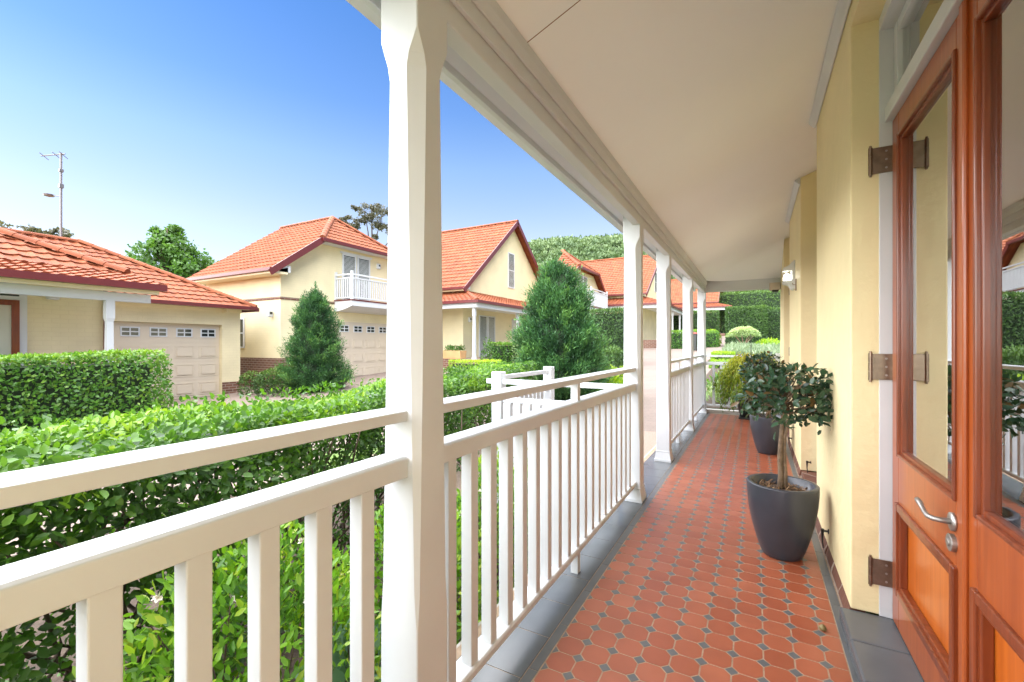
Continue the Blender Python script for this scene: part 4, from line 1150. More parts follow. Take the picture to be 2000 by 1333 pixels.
def window_y(par, Yf, x0, x1, z0, z1):
    k = .05; f_ = MB()
    f_.box(x0, x0 + k, Yf - .03, Yf + .02, z0, z1); f_.box(x1 - k, x1, Yf - .03, Yf + .02, z0, z1)
    f_.box(x0 + k, x1 - k, Yf - .028, Yf + .02, z0, z0 + k); f_.box(x0 + k, x1 - k, Yf - .028, Yf + .02, z1 - k, z1)
    f_.box(x0 + k, x1 - k, Yf - .026, Yf + .02, (z0 + z1) / 2 - .02, (z0 + z1) / 2 + .02)
    w_ = f_.build('window', M['white'], par)
    MB().box(x0 + k, x1 - k, Yf - .005, Yf + .02, z0 + k, z1 - k).build('pane', M['pane_dark'], w_)

def band_y(par, x0, x1, Yf, z0, z1, m, name, d=.02): MB().box(x0, x1, Yf - d, Yf + .05, z0, z1).build(name, M[m], par)
def band_x(par, X, y0, y1, z0, z1, m, name, d=.02): MB().box(X - .05, X + d, y0, y1, z0, z1).build(name, M[m], par)

def balcony(par, X, y0, y1, zf, zt, depth=1.0):
    mb = MB(); n = 12
    # slab with a curved soffit
    pts = [(X, zf), (X + depth, zf), (X + depth, zf - .20)] + [(X + depth - depth * t / n, zf - .20 - .20 * math.sin(math.pi / 2 * t / n)) for t in range(1, n + 1)]
    mb.prism([(p, q) for p, q in pts], 'y', y0, y1)
    b = mb.build('balcony', M['white'], par)
    MB().box(X + .001, X + depth + .02, y0 - .02, y1 + .02, zf + .002, zf + .05).build('balcony_edge', M['maroon'], b)
    r_ = MB()
    for zz in ((zt - .06, zt), (zt - .20, zt - .15), (zf + .10, zf + .15)):
        r_.box(X + depth - .06, X + depth, y0 + .05, y1 - .05, *zz); r_.box(X, X + depth - .06, y0, y0 + .05, *zz); r_.box(X, X + depth - .06, y1 - .05, y1, *zz)
    for yy in (y0, y1 - .09): r_.box(X + depth - .09, X + depth + .002, yy, yy + .09, zf + .05, zt + .10)
    r_.box(X, X + .08, y0 - .002, y0 + .08, zf + .05, zt + .10)
    y = y0 + .17
    while y < y1 - .15: r_.box(X + depth - .05, X + depth - .012, y, y + .038, zf + .15, zt - .2); y += .115
    x = X + .15
    while x < X + depth - .12: r_.box(x, x + .038, y0 + .008, y0 + .042, zf + .15, zt - .2); x += .115
    r_.build('balcony_railing', M['white'], b)
    return b

def wall_light(x, y, z, label, axis='x'):
    t = thing('wall_light', label, 'light', (x, y, z), 'small wall lights on the houses')
    MB().box(x - .02, x + .10, y - .09, y + .09, z - .12, z + .12).build('housing', M['white'], t, bevel=.03)
    MB().box(x + .10, x + .112, y - .05, y + .05, z - .02, z + .07).build('lens', M['pane_dark'], t)

def porch_post(par, x, y, z0, z1):
    mb = MB(); vs = []; L_ = [(z0, .085), (z0 + .1, .07), (z0 + .12, .06), (z1 - .4, .048), (z1 - .33, .065), (z1, .065)]
    for z, h in L_:
        for sx, sy in ((-1, -1), (1, -1), (1, 1), (-1, 1)): vs.append((x + sx * h, y + sy * h, z))
    fs = [(3, 2, 1, 0), tuple(range(20, 24))]
    for i in range(5):
        for k in range(4): fs.append((i * 4 + k, i * 4 + (k + 1) % 4, (i + 1) * 4 + (k + 1) % 4, (i + 1) * 4 + k))
    mb.add(vs, fs).build('porch_post', M['white'], par)

# ---- left house: garage wing + front wing with its own veranda
h1 = thing('house', 'single storey cream house at the left edge with aerial on its roof', 'house', (-17, 4, -.4))
gb = zg(-15.4, 7) - .05
MB().box(-22, -15.4, 8.21, 8.80, gb, 2.40).build('wall', M['cream_far'], h1)
MB().box(-22, -15.4, 3.0, 4.10, gb, 2.40).build('wall', M['cream_far'], h1)
MB().box(-22, -15.4, 4.10, 8.21, 1.87, 2.40).build('wall', M['cream_far'], h1)
MB().box(-22, -15.7, 4.10, 8.21, gb, 1.865).build('wall', M['cream_far'], h1)
band_x(h1, -15.4, 8.215, 8.803, gb, -.02, 'brick', 'brick_base', .012)
band_y(h1, -15.4, -15.1, 8.2, 2.28, 2.40, 'trimcream', 'frieze', .0)
MB().box(-15.45, -15.37, 3.0, 8.83, 2.30, 2.41).build('frieze', M['trimcream'], h1)
MB().box(-15.40, -15.02, 3.0, 9.05, 2.415, 2.44).build('eave_lining', M['trimcream'], h1)
garage_door(h1, -15.55, 4.11, 8.20, gb + .03, 1.862)
zr1 = wing_roof(h1, 'y', -18.56, 3.56, 9.10, -6.0, 2.48, .545, zc=2.48, seed=3)
# front wing
fz = .05
MB().box(-20, -11.85, -6, 4.04, -.5, 2.62).build('wall', M['cream_far'], h1)
roof_sheet(h1, (-11.55, -6, 2.70), (0, 1, 0), (-1, 0, .48), 10.2, 3.2, [(V3(-11.55, 4.20, 2.7), V3(-1, 1, 0))], seed=8)
roof_sheet(h1, (-20, 4.20, 2.70), (1, 0, 0), (0, -1, .48), 8.45, 3.2, [(V3(-11.55, 4.20, 2.7), V3(1, -1, 0))], seed=9)
ridge_caps(h1, [((-11.50, 4.25, 2.74), (-14.6, 1.15, 4.23))])
roof_sheet(h1, (-10.2, -6, 2.36), (0, 1, 0), (-1, 0, .24), 10.3, 1.42, [], seed=10, tile=.2, course=.27)
MB().bar((-10.13, -6, 2.32), (-10.13, 4.36, 2.32), .12, .12).build('gutter', M['maroon'], h1)
MB().prism([(-10.2, 2.28), (-11.6, 2.62), (-11.6, 2.68), (-10.2, 2.33)], 'y', 4.22, 4.30).build('barge_board', M['maroon'], h1)
MB().box(-10.28, -10.2, -6, 4.28, 2.19, 2.31).build('fascia', M['trimcream'], h1)
MB().box(-10.52, -10.40, -6, 4.22, 2.03, 2.19).build('porch_beam', M['white'], h1)
MB().prism([(-10.28, 2.20), (-11.85, 2.5), (-11.85, 2.54), (-10.28, 2.24)], 'y', -6, 4.2).build('porch_ceiling', M['ceil'], h1)
porch_post(h1, -10.46, 3.60, .0, 2.04)
porch_post(h1, -10.46, .4, .0, 2.04)
MB().box(-11.85, -10.1, -6, 4.1, -.5, .0).build('porch_floor', M['brick'], h1)
MB().box(-10.50, -10.43, .46, 3.54, .96, 1.0).build('porch_rail', M['white'], h1)
MB().box(-10.50, -10.43, .46, 3.54, .82, .86).build('porch_rail', M['white'], h1)
MB().tube([(-11.79, 4.0, -.4), (-11.79, 4.0, 2.5)], .035, 8).build('downpipe', M['maroon'], h1)
# its half glazed timber door at the far left
dd = MB().box(-11.86, -11.80, 2.68, 2.78, .05, 2.03).box(-11.86, -11.80, 1.70, 1.80, .05, 2.03).box(-11.86, -11.801, 1.80, 2.68, 1.93, 2.03).box(-11.86, -11.801, 1.80, 2.68, .05, .75).build('door', M['wood3'], h1)
MB().box(-11.86, -11.82, 1.80, 2.68, .75, 1.93).build('glass_pane', mat('pale curtained glass', (.50, .53, .45), .12, var=.1, scale=2), dd)
MB().box(-11.86, -11.815, 2.78, 2.88, .05, 2.35).box(-11.86, -11.815, 1.60, 1.70, .05, 2.35).box(-11.86, -11.815, 1.70, 2.78, 2.03, 2.10).box(-11.86, -11.815, 1.70, 2.78, 2.28, 2.35).build('door_frame', M['white'], h1)
MB().box(-11.86, -11.825, 1.70, 2.78, 2.10, 2.28).build('transom_window', M['pane_dark'], h1)
wall_light(-11.85, 3.22, 2.20, 'small white sensor light under the eave of the left house veranda')
# aerial
t = thing('tv_aerial', 'tall thin television aerial mast standing on the ridge of the left house', 'aerial', (-18.95, 5.35, 4.4))
ax_, ay_ = -18.95, 5.35
MB().tube([(ax_, ay_, 4.3), (ax_, ay_, 7.20)], .032, 8).build('mast', M['galv'], t)
am = MB(); am.tube([(ax_ - .55, ay_ - .3, 7.10), (ax_ + .12, ay_ + .06, 7.16)], .016, 6)
for q in (-.75, -.2, .1): am.tube([(ax_ + .62 * q - .06, ay_ + .34 * q + .12, 7.06 + .04 * q), (ax_ + .62 * q + .06, ay_ + .34 * q - .12, 7.18 + .04 * q)], .010, 5)
am.build('aerial_array', M['galv'], t)
am = MB(); am.tube([(ax_ - .02, ay_, 5.85), (ax_ - .34, ay_ - .18, 5.87)], .014, 6); am.lathe([(.001, -.05), (.12, -.02), (.14, .03), (.001, .05)], (ax_ - .34, ay_ - .18, 5.87), 10); am.box(ax_ - .06, ax_ + .06, ay_ - .05, ay_ + .05, 6.1, 6.22); am.box(ax_ - .05, ax_ + .05, ay_ - .05, ay_ + .05, 6.6, 6.68)
am.build('masthead_box', M['galv'], t)

# ---- second house: jerkin head wing over a garage
h2 = thing('house', 'two storey cream house with clipped orange gable, balcony and brown brick base', 'house', (-17.5, 13.4, 0))
b2 = zg(-15, 13) - .25
gable_block(h2, 'x', 9.93, 17.0, -14.9, -19.8, .74, 13.465, 4.115, 3.85, .73, zc=5.3)
MB().box(-19.8, -14.895, 9.922, 12.20, b2, .74).build('brick_base', M['brick'], h2)
MB().box(-19.8, -14.88, 16.75, 17.02, b2, .74).build('brick_base', M['brick'], h2)
MB().box(-19.8, -15.3, 12.2, 16.75, b2, .74).build('brick_base', M['brick'], h2)
band_y(h2, -19.8, -14.875, 9.93, 2.86, 2.95, 'brick', 'brick_band', .022)
band_x(h2, -14.9, 9.93, 12.3, 2.86, 2.95, 'brick', 'brick_band', .022)
MB().box(-14.93, -14.885, 12.20, 16.75, b2, 2.22).build('garage_recess', M['trimcream'], h2)
garage_door(h2, -14.83, 12.32, 16.6, zg(-15, 13) - .1, 2.17)
wing_roof(h2, 'x', 13.465, 4.115, -14.45, -20.1, 3.85, .73, zc=5.3, seed=21)
MB().prism([(9.36, 3.76), (9.36, 3.70), (9.95, 3.70), (9.95, 3.95)], 'x', -20, -14.5).build('eave_lining', M['trimcream'], h2)
MB().box(-14.9, -14.5, 9.62, 10.05, 3.78, 4.02).build('eave_bracket', M['white'], h2)
MB().box(-14.89, -14.46, 11.5, 15.4, 5.17, 5.21).build('eave_lining', M['white'], h2)
window_y(h2, 9.92, -17.45, -17.08, 1.10, 2.24)
balcony(h2, -14.9, 12.25, 15.6, 2.97, 4.05)
for a, b in ((12.62, 13.33), (13.40, 14.11)): window_x(h2, -14.88, a, b, 3.03, 4.98, mid=False)
MB().box(-14.9, -14.845, 12.52, 14.21, 4.985, 5.06).build('door_frame', M['white'], h2)
wall_light(-14.9, 14.6, 4.75, 'small white light on the wall beside the balcony doors of the second house')
wall_light(-15.4, 9.83, 2.34, 'small white light low on the side wall of the second house')

# ---- third house: steep gable and wrap round porch
h3 = thing('house', 'cream house with a steep orange gable and white posted porch, right of the nearest post', 'house', (-14.5, 22, .4))
b3 = zg(-12, 17) - .3
gable_block(h3, 'x', 17.4, 27.0, -12.2, -20.5, b3, 22.2, 5.2, 3.91, .83)
wing_roof(h3, 'x', 22.2, 5.2, -11.8, -20.7, 3.91, .83, seed=31)
MB().prism([(17.05, 3.82), (17.05, 3.76), (17.42, 3.76), (17.42, 3.95)], 'x', -20, -11.9).build('eave_lining', M['trimcream'], h3)
MB().box(-12.2, -11.86, 17.2, 17.5, 3.85, 4.08).build('eave_bracket', M['white'], h3)
window_x(h3, -12.19, 21.75, 22.5, 4.45, 6.45)
pz = .60
MB().box(-20, -10.35, 15.85, 17.4, b3, pz).build('porch_floor', M['brick'], h3)
MB().box(-12.2, -10.35, 17.4, 27.5, b3, pz).build('porch_floor', M['brick'], h3)
sp_ = .67 / 1.9
roof_sheet(h3, (-20, 15.70, 3.12), (1, 0, 0), (0, 1, sp_), 9.7, 1.82, [(V3(-10.3, 15.7, 3), V3(1, 1, 0))], seed=33, course=.28)
roof_sheet(h3, (-10.3, 15.70, 3.12), (0, 1, 0), (-1, 0, sp_), 12, 2.02, [(V3(-10.3, 15.7, 3), V3(-1, -1, 0))], seed=34, course=.28)
ridge_caps(h3, [((-10.28, 15.68, 3.16), (-12.1, 17.5, 3.80))], r=.09)
MB().bar((-20, 15.64, 3.07), (-10.24, 15.64, 3.07), .11, .12).bar((-10.24, 15.6, 3.07), (-10.24, 27.7, 3.07), .11, .12).build('gutter', M['maroon'], h3)
MB().box(-20, -10.36, 15.75, 15.83, 2.82, 3.05).box(-10.42, -10.34, 15.831, 27.5, 2.82, 3.05).build('porch_beam', M['white'], h3)
MB().box(-20, -10.43, 15.84, 17.4, 2.98, 3.0).box(-12.2, -10.43, 17.4, 27.5, 2.98, 3.0).build('porch_ceiling', M['ceil'], h3)
for y in (15.95, 19.9, 23.7, 27.3): porch_post(h3, -10.6, y, pz, 2.83)
for x in (-14.6, -18.4): porch_post(h3, x, 15.95, pz, 2.83)
for a, b in ((18.75, 19.5), (19.57, 20.3)): window_x(h3, -12.18, a, b, pz + .02, 2.72, mid=False)
MB().box(-12.2, -12.15, 22.2, 23.3, pz, 2.7).build('front_door', M['white'], h3)
wall_light(-12.2, 17.9, 2.45, 'tiny white light under the porch of the steep gabled house')
t = thing('plant_trough', 'ochre terracotta trough of low green plants on the porch of the steep gabled house', 'planter', (-11.6, 16.2, pz))
MB().prism([(15.98, pz), (16.42, pz), (16.47, pz + .36), (15.93, pz + .36)], 'x', -12.3, -11.35).build('trough', M['terracotta'], t, bevel=.02)
r5 = np.random.default_rng(77); n = 500
P = np.stack([r5.uniform(-12.25, -11.4, n), r5.uniform(15.98, 16.42, n), pz + .34 + r5.uniform(0, .22, n)], 1)
leaf_mesh('plants', P, rnd_unit(r5, n) + np.array([0, 0, .6]), rnd_unit(r5, n), r5.uniform(.06, .12, n), r5.uniform(.03, .05, n), r5.uniform(.2, .8, n), M['leaf_far'], t, detail=False)

# ---- fourth house: balcony wing and big gabled roof behind the long conifer
h4 = thing('house', 'cream house behind the broad conifer with a white balcony wing and long orange roof', 'house', (-9, 28, .9))
b4 = zg(-8, 28) - .4
gable_block(h4, 'x', 23.5, 30.9, -9.6, -10.8, b4, 27.05, 3.95 + .2, 4.33, .73, zc=5.95)
wing_roof(h4, 'x', 27.05, 4.15, -9.2, -10.9, 4.33, .73, zc=5.95, seed=41)
balcony(h4, -9.6, 25.6, 28.9, 3.50, 4.65)
for a, b in ((26.0, 26.8), (26.87, 27.6)): window_x(h4, -9.58, a, b, 3.55, 5.6, mid=False)
garage_door(h4, -9.55, 25.3, 29.4, b4 + .3, 2.95)
gable_block(h4, 'x', 30.9, 40.2, -6.8, -16, b4, 35.7, 5.2, 4.72, .67)
wing_roof(h4, 'x', 35.7, 5.2, -6.4, -16.2, 4.72, .67, seed=43)
window_x(h4, -6.79, 35.2, 36.0, 5.3, 6.9)
p4 = 1.55
roof_sheet(h4, (-11.9, 29.3, 3.92), (1, 0, 0), (0, 1, .35), 6.9, 1.75, [(V3(-5.0, 29.3, 3), V3(1, 1, 0))], seed=44, course=.28)
roof_sheet(h4, (-5.0, 29.3, 3.92), (0, 1, 0), (-1, 0, .35), 11.5, 1.95, [(V3(-5.0, 29.3, 3), V3(-1, -1, 0))], seed=45, course=.28)
MB().bar((-9.3, 29.24, 3.87), (-4.94, 29.24, 3.87), .11, .12).bar((-4.94, 29.2, 3.87), (-4.94, 40.8, 3.87), .11, .12).build('gutter', M['maroon'], h4)
MB().box(-9.6, -5.05, 29.36, 29.44, 3.62, 3.86).box(-5.10, -5.02, 29.441, 40.5, 3.62, 3.86).build('porch_beam', M['white'], h4)
MB().box(-9.6, -5.0, 29.4, 31, b4, p4).box(-6.8, -5.0, 31, 40.5, b4, p4).build('porch_floor', M['brick'], h4)
MB().box(-9.6, -5.1, 29.45, 31, 3.78, 3.80).box(-6.8, -5.1, 31, 40.5, 3.78, 3.80).build('porch_ceiling', M['ceil'], h4)
MB().box(-7.4, -6.79, 30.83, 30.9, p4, 3.6).build('door_frame', M['white'], h4)
MB().box(-7.25, -6.95, 30.80, 30.83, p4, 3.4).build('front_door', M['louvre'], h4)
for y in (33.4, 36.9, 40.3): porch_post(h4, -5.2, y, p4, 3.63)

# ---- fifth house at the far end
h5 = thing('house', 'farthest cream house with an orange roof, between the far veranda posts', 'house', (-6, 50, 2.1))
b5 = zg(-5, 48) - .4
gable_block(h5, 'x', 48.8, 57.0, -3.6, -16, b5, 52.9, 4.6, 5.5, .67)
wing_roof(h5, 'x', 52.9, 4.6, -3.2, -16.2, 5.5, .67, seed=51)
p5 = zg(-4, 46) + .35
roof_sheet(h5, (-16, 46.9, 4.95), (1, 0, 0), (0, 1, .3), 14.0, 2.1, [(V3(-2.0, 46.9, 3), V3(1, 1, 0))], seed=52, course=.28)
roof_sheet(h5, (-2.0, 46.9, 4.95), (0, 1, 0), (-1, 0, .3), 10, 1.75, [(V3(-2.0, 46.9, 3), V3(-1, -1, 0))], seed=53, course=.28)
MB().bar((-16, 46.84, 4.9), (-1.94, 46.84, 4.9), .11, .12).build('gutter', M['maroon'], h5)
MB().box(-16, -2.1, 46.96, 47.04, 4.6, 4.88).build('porch_beam', M['white'], h5)
MB().box(-16, -2.1, 47.05, 48.8, 4.8, 4.83).build('porch_ceiling', M['ceil'], h5)
MB().box(-16, -2.0, 46.9, 48.8, b5, p5).build('porch_floor', M['brick'], h5)
for x in (-2.25, -6.2, -10.2, -14): porch_post(h5, x, 47.0, p5, 4.62)
MB().prism([(-2.75, p5 - .6), (-1.75, p5 - .6), (-2.05, p5 + .02), (-2.45, p5 + .02)], 'y', 46.6, 47.3).build('brick_pier', M['brick'], h5)
gable_block(h5, 'x', 42.0, 47.2, -8.2, -11.0, b5, 44.6, 3.0, 5.0, .73, zc=6.2)
wing_roof(h5, 'x', 44.6, 3.0, -7.9, -11.2, 5.0, .73, zc=6.2, seed=54)
balcony(h5, -8.2, 43.2, 46.2, 4.2, 5.2, .9)

# ------------------------------------------------------------------ planting across the courtyard
def ball(x, y, r, h, label, seed, n, m='leaf_cypress', leaf=.08, name='shrub', aspect=.45, tb=.0, group=None):
    z = zg(x, y)
    return clipped(x - r, x + r, y - r, y + r, z + h, label, seed, n, m, leaf=leaf, aspect=aspect, name=name, cat='shrub', round_=.9, wob=.04, tb=tb, vert=.2, group=group)
ball(-13.1, 8.75, .75, .85, 'rounded green bush at the foot of the narrow conifer', 61, 2600)
ball(-14.3, 8.5, .35, .75, 'small upright feathery shrub against the brown brick base', 62, 700, tb=.1)
ball(-13.9, 8.95, .33, .42, 'dark strappy low shrub in front of the brown brick base', 63, 400, tb=-.25, leaf=.2, aspect=.12)
ball(-3.95, 13.8, .38, .98, 'clipped barrel shaped bush right of the broad conifer', 64, 2600)
clipped(-7.2, -4.2, 17.3, 18.2, 2.62, 'tall clipped cypress hedge right of the broad conifer', 65, 9000, leaf=.12)
ball(-5.2, 16.6, .5, .75, 'spiky rosemary like shrub at the foot of the tall cypress hedge', 66, 900, leaf=.18, aspect=.14, tb=.1)
shrub(-2.85, 9.75, .62, .75, 'lime green shrub low behind the second post', 67, 900, leaf=.11, m='leaf_lime', aspect=.5)
shrub(-3.35, 10.8, .5, .6, 'lime green shrub tucked under the right side of the broad conifer', 68, 700, leaf=.10, m='leaf_lime', aspect=.5)
clipped(-9.9, -8.0, 13.2, 13.9, .62, 'low yellow green clipped hedge in front of the steep gabled house', 69, 2600, 'leaf_lime', leaf=.07, aspect=.5)
clipped(-10.2, -9.5, 16.4, 19.6, 1.30, 'clipped green hedge along the porch of the steep gabled house', 70, 3600, 'leaf_far', leaf=.09, aspect=.5, tb=.08)
shrub(-10.0, 16.1, .32, 1.35, 'leafy potted looking plant beside the porch corner post', 71, 420, leaf=.10, m='leaf_tree', aspect=.4)
shrub(-9.35, 17.9, .55, 1.45, 'pale leafy bush rising above the clipped porch hedge', 72, 800, leaf=.10, m='leaf_pale', aspect=.5)
# far side
clipped(-4.9, -2.9, 27.9, 29.0, 2.05, 'low clipped hedge in front of the fourth house porch', 73, 3200, 'leaf_far', leaf=.10, aspect=.5, tb=.12)
clipped(-2.85, -1.95, 28.6, 29.5, 2.02, 'small clipped hedge block next to the bin', 74, 1700, 'leaf_far', leaf=.09, aspect=.5, tb=.1)
ball(-2.45, 30.1, .62, 1.05, 'bright lime rounded bush by the far path', 75, 1300, 'leaf_lime', leaf=.11)
clipped(-9.0, -2.75, 41.0, 42.2, 4.12, 'dark clipped hedge in front of the farthest house', 76, 9000, leaf=.16, tb=-.05)
clipped(-1.50, .55, 28.9, 30.4, 3.42, 'tall clipped cypress hedge beyond the far railing, left block', 77, 12000, leaf=.12, tb=.02)
clipped(.45, 5.0, 29.5, 31.0, 3.30, 'tall clipped cypress hedge beyond the far railing, darker right block', 78, 12000, leaf=.12, tb=-.08)
clipped(-3.4, 13, 52.0, 54.0, 6.75, 'tallest clipped hedge, rising behind the cypress blocks', 79, 16000, leaf=.20, tb=.08)
t = thing('wheelie_bin', 'dark wheelie bin with a red lid beside the far driveway', 'bin', (-3.0, 25.8, zg(-3, 25.8)))
zb = zg(-3, 25.8)
MB().prism([(-3.22, zb + .05), (-2.80, zb + .05), (-2.74, zb + .92), (-3.28, zb + .92)], 'y', 25.52, 26.05).build('bin_body', M['binm'], t, bevel=.02)
MB().prism([(-3.31, zb + .92), (-2.71, zb + .92), (-2.74, zb + 1.0), (-3.1, zb + 1.04), (-3.29, zb + .98)], 'y', 25.48, 26.12).build('bin_lid', M['binlid'], t, bevel=.01)
MB().add([(-3.08, 25.505, zb + .42), (-2.94, 25.505, zb + .42), (-3.01, 25.505, zb + .58), (-3.08, 25.515, zb + .42), (-2.94, 25.515, zb + .42), (-3.01, 25.515, zb + .58)], [(0, 1, 2), (5, 4, 3), (0, 3, 4, 1), (1, 4, 5, 2), (2, 5, 3, 0)]).build('bin_emblem', M['white'], t)
for x in (-3.25, -2.77): MB().tube([(x - .03, 26.0, zb + .10), (x + .03, 26.0, zb + .10)], .10, 14).build('wheel', M['dark'], t)
# cloud pruned tree
cx, cy = -.50, 24.6; z = zg(cx, cy)
t = thing('cloud_pruned_tree', 'small umbrella topped variegated tree in the far garden bed', 'tree', (cx, cy, z))
tr = MB(); rc = np.random.default_rng(9)
for k in range(7):
    a = k * .9; e = np.array([cx + math.cos(a) * rc.uniform(.2, .5), cy + math.sin(a) * .4, z + .82]); tr.tube([(cx + .04 * math.cos(a), cy, z - .03), (cx + .10 * math.cos(a), cy + .05, z + .40), tuple(e)], [.05, .035, .015], 6)
tr.build('trunk', M['bark'], t, smooth=True)
n = 2200; d = rnd_unit(rc, n); d[:, 2] = np.abs(d[:, 2]) - .12; q = (1 + .12 * lump(d, 5, 3)) * rc.uniform(.6, 1, n) ** .4
P = np.stack([cx + d[:, 0] * .74 * q, cy + d[:, 1] * .66 * q, z + .80 + d[:, 2] * .46 * q], 1)
leaf_mesh('crown', P, d + rnd_unit(rc, n) * .6, d + rnd_unit(rc, n) * .5 + np.array([0, 0, .4]), rc.uniform(.06, .11, n), rc.uniform(.03, .05, n), np.clip(.5 + d[:, 2] * .5 + rc.normal(0, .18, n), 0, 1), M['leaf_pale'], t, detail=False)
# bed planting
def cover(name, label, cat, regs, seed, leaf, aspect, m, h, per=260, kind='stuff', up=1.2):
    rg_ = np.random.default_rng(seed); Ps = []
    for (x0, x1, y0, y1) in regs:
        n = int((x1 - x0) * (y1 - y0) * per); x = rg_.uniform(x0, x1, n); y = rg_.uniform(y0, y1, n)
        keep = (lump(np.stack([x, y, x * 0], 1), 2.6, seed) > -.55); x, y = x[keep], y[keep]
        hh = h * (.55 + .45 * lump(np.stack([x, y, x * 0], 1), 3.1, seed + 2)) * rg_.uniform(.25, 1, len(x)) ** .5
        Ps.append(np.stack([x, y, zgv(x, y) + .01 + np.maximum(hh, .02)], 1))
    P = np.concatenate(Ps); n = len(P)
    o = leaf_mesh(name, P, rnd_unit(rg_, n) * .8 + np.array([0, 0, up]), rnd_unit(rg_, n), rg_.uniform(.6, 1.3, n) * leaf, rg_.uniform(.7, 1.2, n) * leaf * aspect, np.clip(rg_.normal(.55, .2, n), 0, 1), M[m], None, detail=False, origin=(P[:, 0].mean(), P[:, 1].mean(), P[:, 2].min()))
    return tag(o, label, cat, kind=kind)
cover('lavender_ground_cover', 'silvery lavender filling the far garden bed under the umbrella topped tree', 'ground cover', [(-1.25, 3.2, 20.2, 24.2)], 81, .22, .16, 'leaf_silver', .42, per=420)
cover('garden_ground_cover', 'mixed green ground cover in the bed just beyond the far railing', 'ground cover', [(-.85, 3.0, 9.2, 15.6)], 82, .14, .35, 'leaf_pale', .30, per=330)
clipped(-1.45, -.72, 18.2, 19.9, zg(-1, 19) + .36, 'lime green low hedge block at the driveway side of the far garden bed', 83, 2600, 'leaf_lime', leaf=.07, aspect=.5)
clipped(-1.35, 2.6, 16.4, 17.1, zg(0, 16.7) + .22, 'low lime green edging hedge along the front of the far garden bed', 84, 4200, 'leaf_lime', leaf=.07, aspect=.5, tb=-.05)
shrub(.55, 24.9, .75, .62, 'yellow flowering shrub beside the wall end, in the far garden bed', 85, 900, leaf=.13, m='leaf_lime', aspect=.45)
shrub(-.35, 9.9, .42, .62, 'pale green shrub just beyond the far railing, left of the maple', 86, 900, leaf=.075, m='leaf_pale', aspect=.4)
shrub(.15, 10.6, .5, .7, 'leafy green shrub just beyond the far railing, behind the maple', 87, 1000, leaf=.075, m='leaf_shrub', aspect=.45)
shrub(-.55, 11.3, .4, .5, 'low green shrub near the driveway edge beyond the far railing', 88, 700, leaf=.08, m='leaf_far', aspect=.45)

# ------------------------------------------------------------------ background trees and hill
tree(-44.2, 19.1, -.6, 12.9, [(0, 0, 8.3, 2.5, 3.2), (-.8, .6, 10.4, 1.5, 1.9), (-1.9, -.4, 6.6, 2.0, 2.3), (1.6, .8, 7.6, 1.9, 2.5), (1.0, 1.8, 5.6, 2.3, 2.0), (-2.6, -1.3, 7.8, 1.0, 1.6)], 'large mid green broadleaf tree behind the gap between the first two houses', 91, .34, 'leaf_tree', 20000, .3)
tree(-45.0, 23.2, -.6, 10.2, [(0, 0, 7.6, 1.3, 1.9), (.9, 1.0, 6.2, 1.3, 1.6), (-.6, -.5, 5.8, 1.2, 1.4)], 'smaller pale green tree at the right of the large broadleaf tree', 92, .30, 'leaf_tree', 4200, .16, tb=.06)
tree(-66.5, 14.8, .6, 14.0, [(0, 0, 10.8, 3.2, 2.4), (2.2, 2.4, 11.2, 2.2, 1.7), (-3, -2.6, 11, 3, 2.2)], 'dark tree peeping over the ridge of the left house', 93, .42, 'leaf_gum', 5000, .3)
tree(-37.0, 35.3, .9, 17.2, [(-1.9, -1.3, 13.6, 1.3, 1.1), (-.6, -.4, 15.0, 1.3, 1.2), (.9, .6, 14.4, 1.5, 1.4), (-2.9, -2.0, 11.6, 1.3, .9), (2.4, 1.7, 13.2, 1.4, 1.2), (0, 0, 11.6, 1.2, .9)], 'sparse grey brown gum tree beside the nearest post, above the second house roof', 94, .20, 'leaf_gum', 9000, .22, sparse=-.6)
for i, (x, y, h, lab) in enumerate(((-4, 62, 8.2, 'dark conifer topping out above the tallest hedge, left of the wall light'), (1.5, 63, 8.8, 'dark tree above the middle of the tallest hedge'), (7, 62, 9.2, 'dark tree above the right end of the tallest hedge'))):
    tree(x, y, 2.6, h, [(0, 0, h * .6, 2.8, h * .32), (2, .5, h * .5, 2.2, h * .28), (-2, .3, h * .45, 2.2, h * .26)], lab, 95 + i, .42, 'leaf_tree', 3500, .25, tb=-.15)

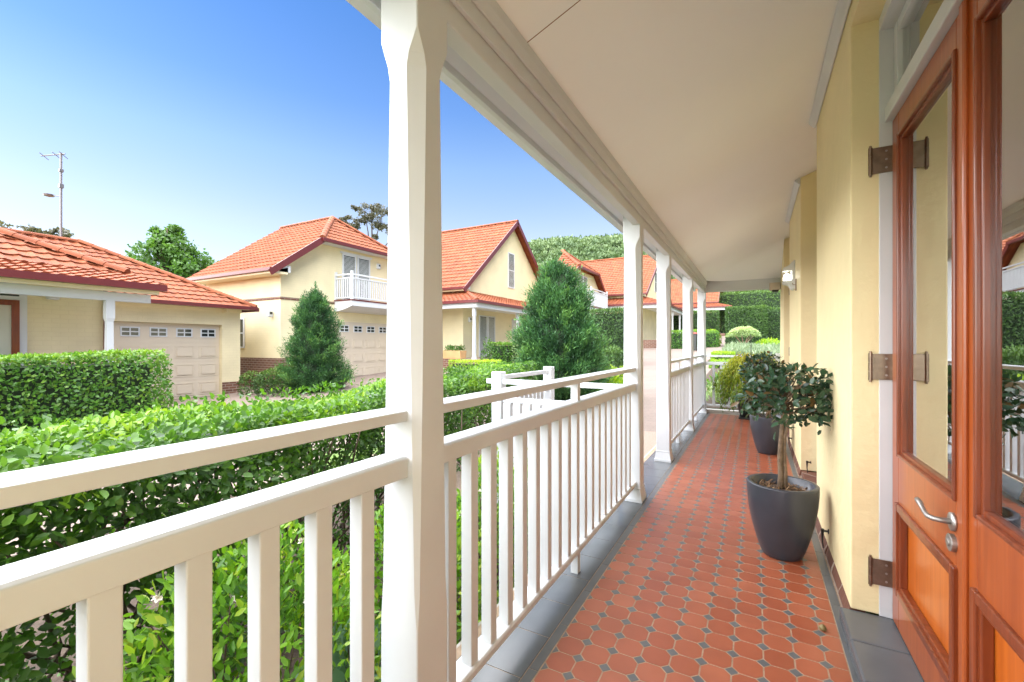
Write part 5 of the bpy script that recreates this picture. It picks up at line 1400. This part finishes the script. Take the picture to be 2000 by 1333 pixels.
def hill_h(x, y):
    s_ = 105 if x < -88 else 190
    g_ = math.exp(-((x + 88) / s_) ** 2)
    return 2.5 + 52 * g_ * sstep(110, 235, y) + 1.4 * math.sin(x * .09 + y * .05) * g_
hv = []; hf = []; nx, ny = 60, 34
for j in range(ny + 1):
    for i in range(nx + 1):
        x = -420 + 720 * i / nx; y = 95 + 260 * j / ny; hv.append((x, y, hill_h(x, y)))
for j in range(ny):
    for i in range(nx): hf.append((j * (nx + 1) + i, j * (nx + 1) + i + 1, (j + 1) * (nx + 1) + i + 1, (j + 1) * (nx + 1) + i))
struct(mesh_obj('hill', hv, hf, mat('wooded hill floor', (.045, .075, .026), .9, var=.5, scale=.08), smooth=True))
rh = np.random.default_rng(99); P, D, T = [], [], []
for k in range(2300):
    y = 110 + 140 * rh.uniform(0, 1) ** .75; x = rh.uniform(-.62, .12) * y
    c = np.array([x, y, hill_h(x, y)]); r_ = rh.uniform(2.0, 4.2); tb = rh.normal(.45, .2); m_ = 60
    d = rnd_unit(rh, m_); d[:, 2] = np.abs(d[:, 2])
    P.append(c + np.array([0, 0, r_ * .7]) + d * np.array([1, 1, .85]) * r_ * rh.uniform(.75, 1.05, (m_, 1))); D.append(d + rnd_unit(rh, m_) * .7); T.append(tb + rh.normal(0, .1, m_) + d[:, 2] * .18 - .06)
P, D, T = map(np.concatenate, (P, D, T)); n = len(P)
tag(leaf_mesh('forest', P, D, rnd_unit(rh, n), rh.uniform(.9, 1.8, n), rh.uniform(.7, 1.2, n), T, M['leaf_forest'], None, detail=False, origin=(-60, 200, 30)), 'dense woodland covering the distant hill, its green paled for haze', 'forest', kind='stuff')
tx_, ty_ = -81, 246
tree(tx_, ty_, hill_h(tx_, ty_), 10.5, [(0, 0, 8.4, 4.6, 1.5), (3.0, .5, 7.4, 3.2, 1.2), (-3.2, 0, 7.2, 3.0, 1.2)], 'lone umbrella shaped tree standing out on the crest of the hill', 98, 1.2, 'leaf_forest', 1500, .5, tb=.1)
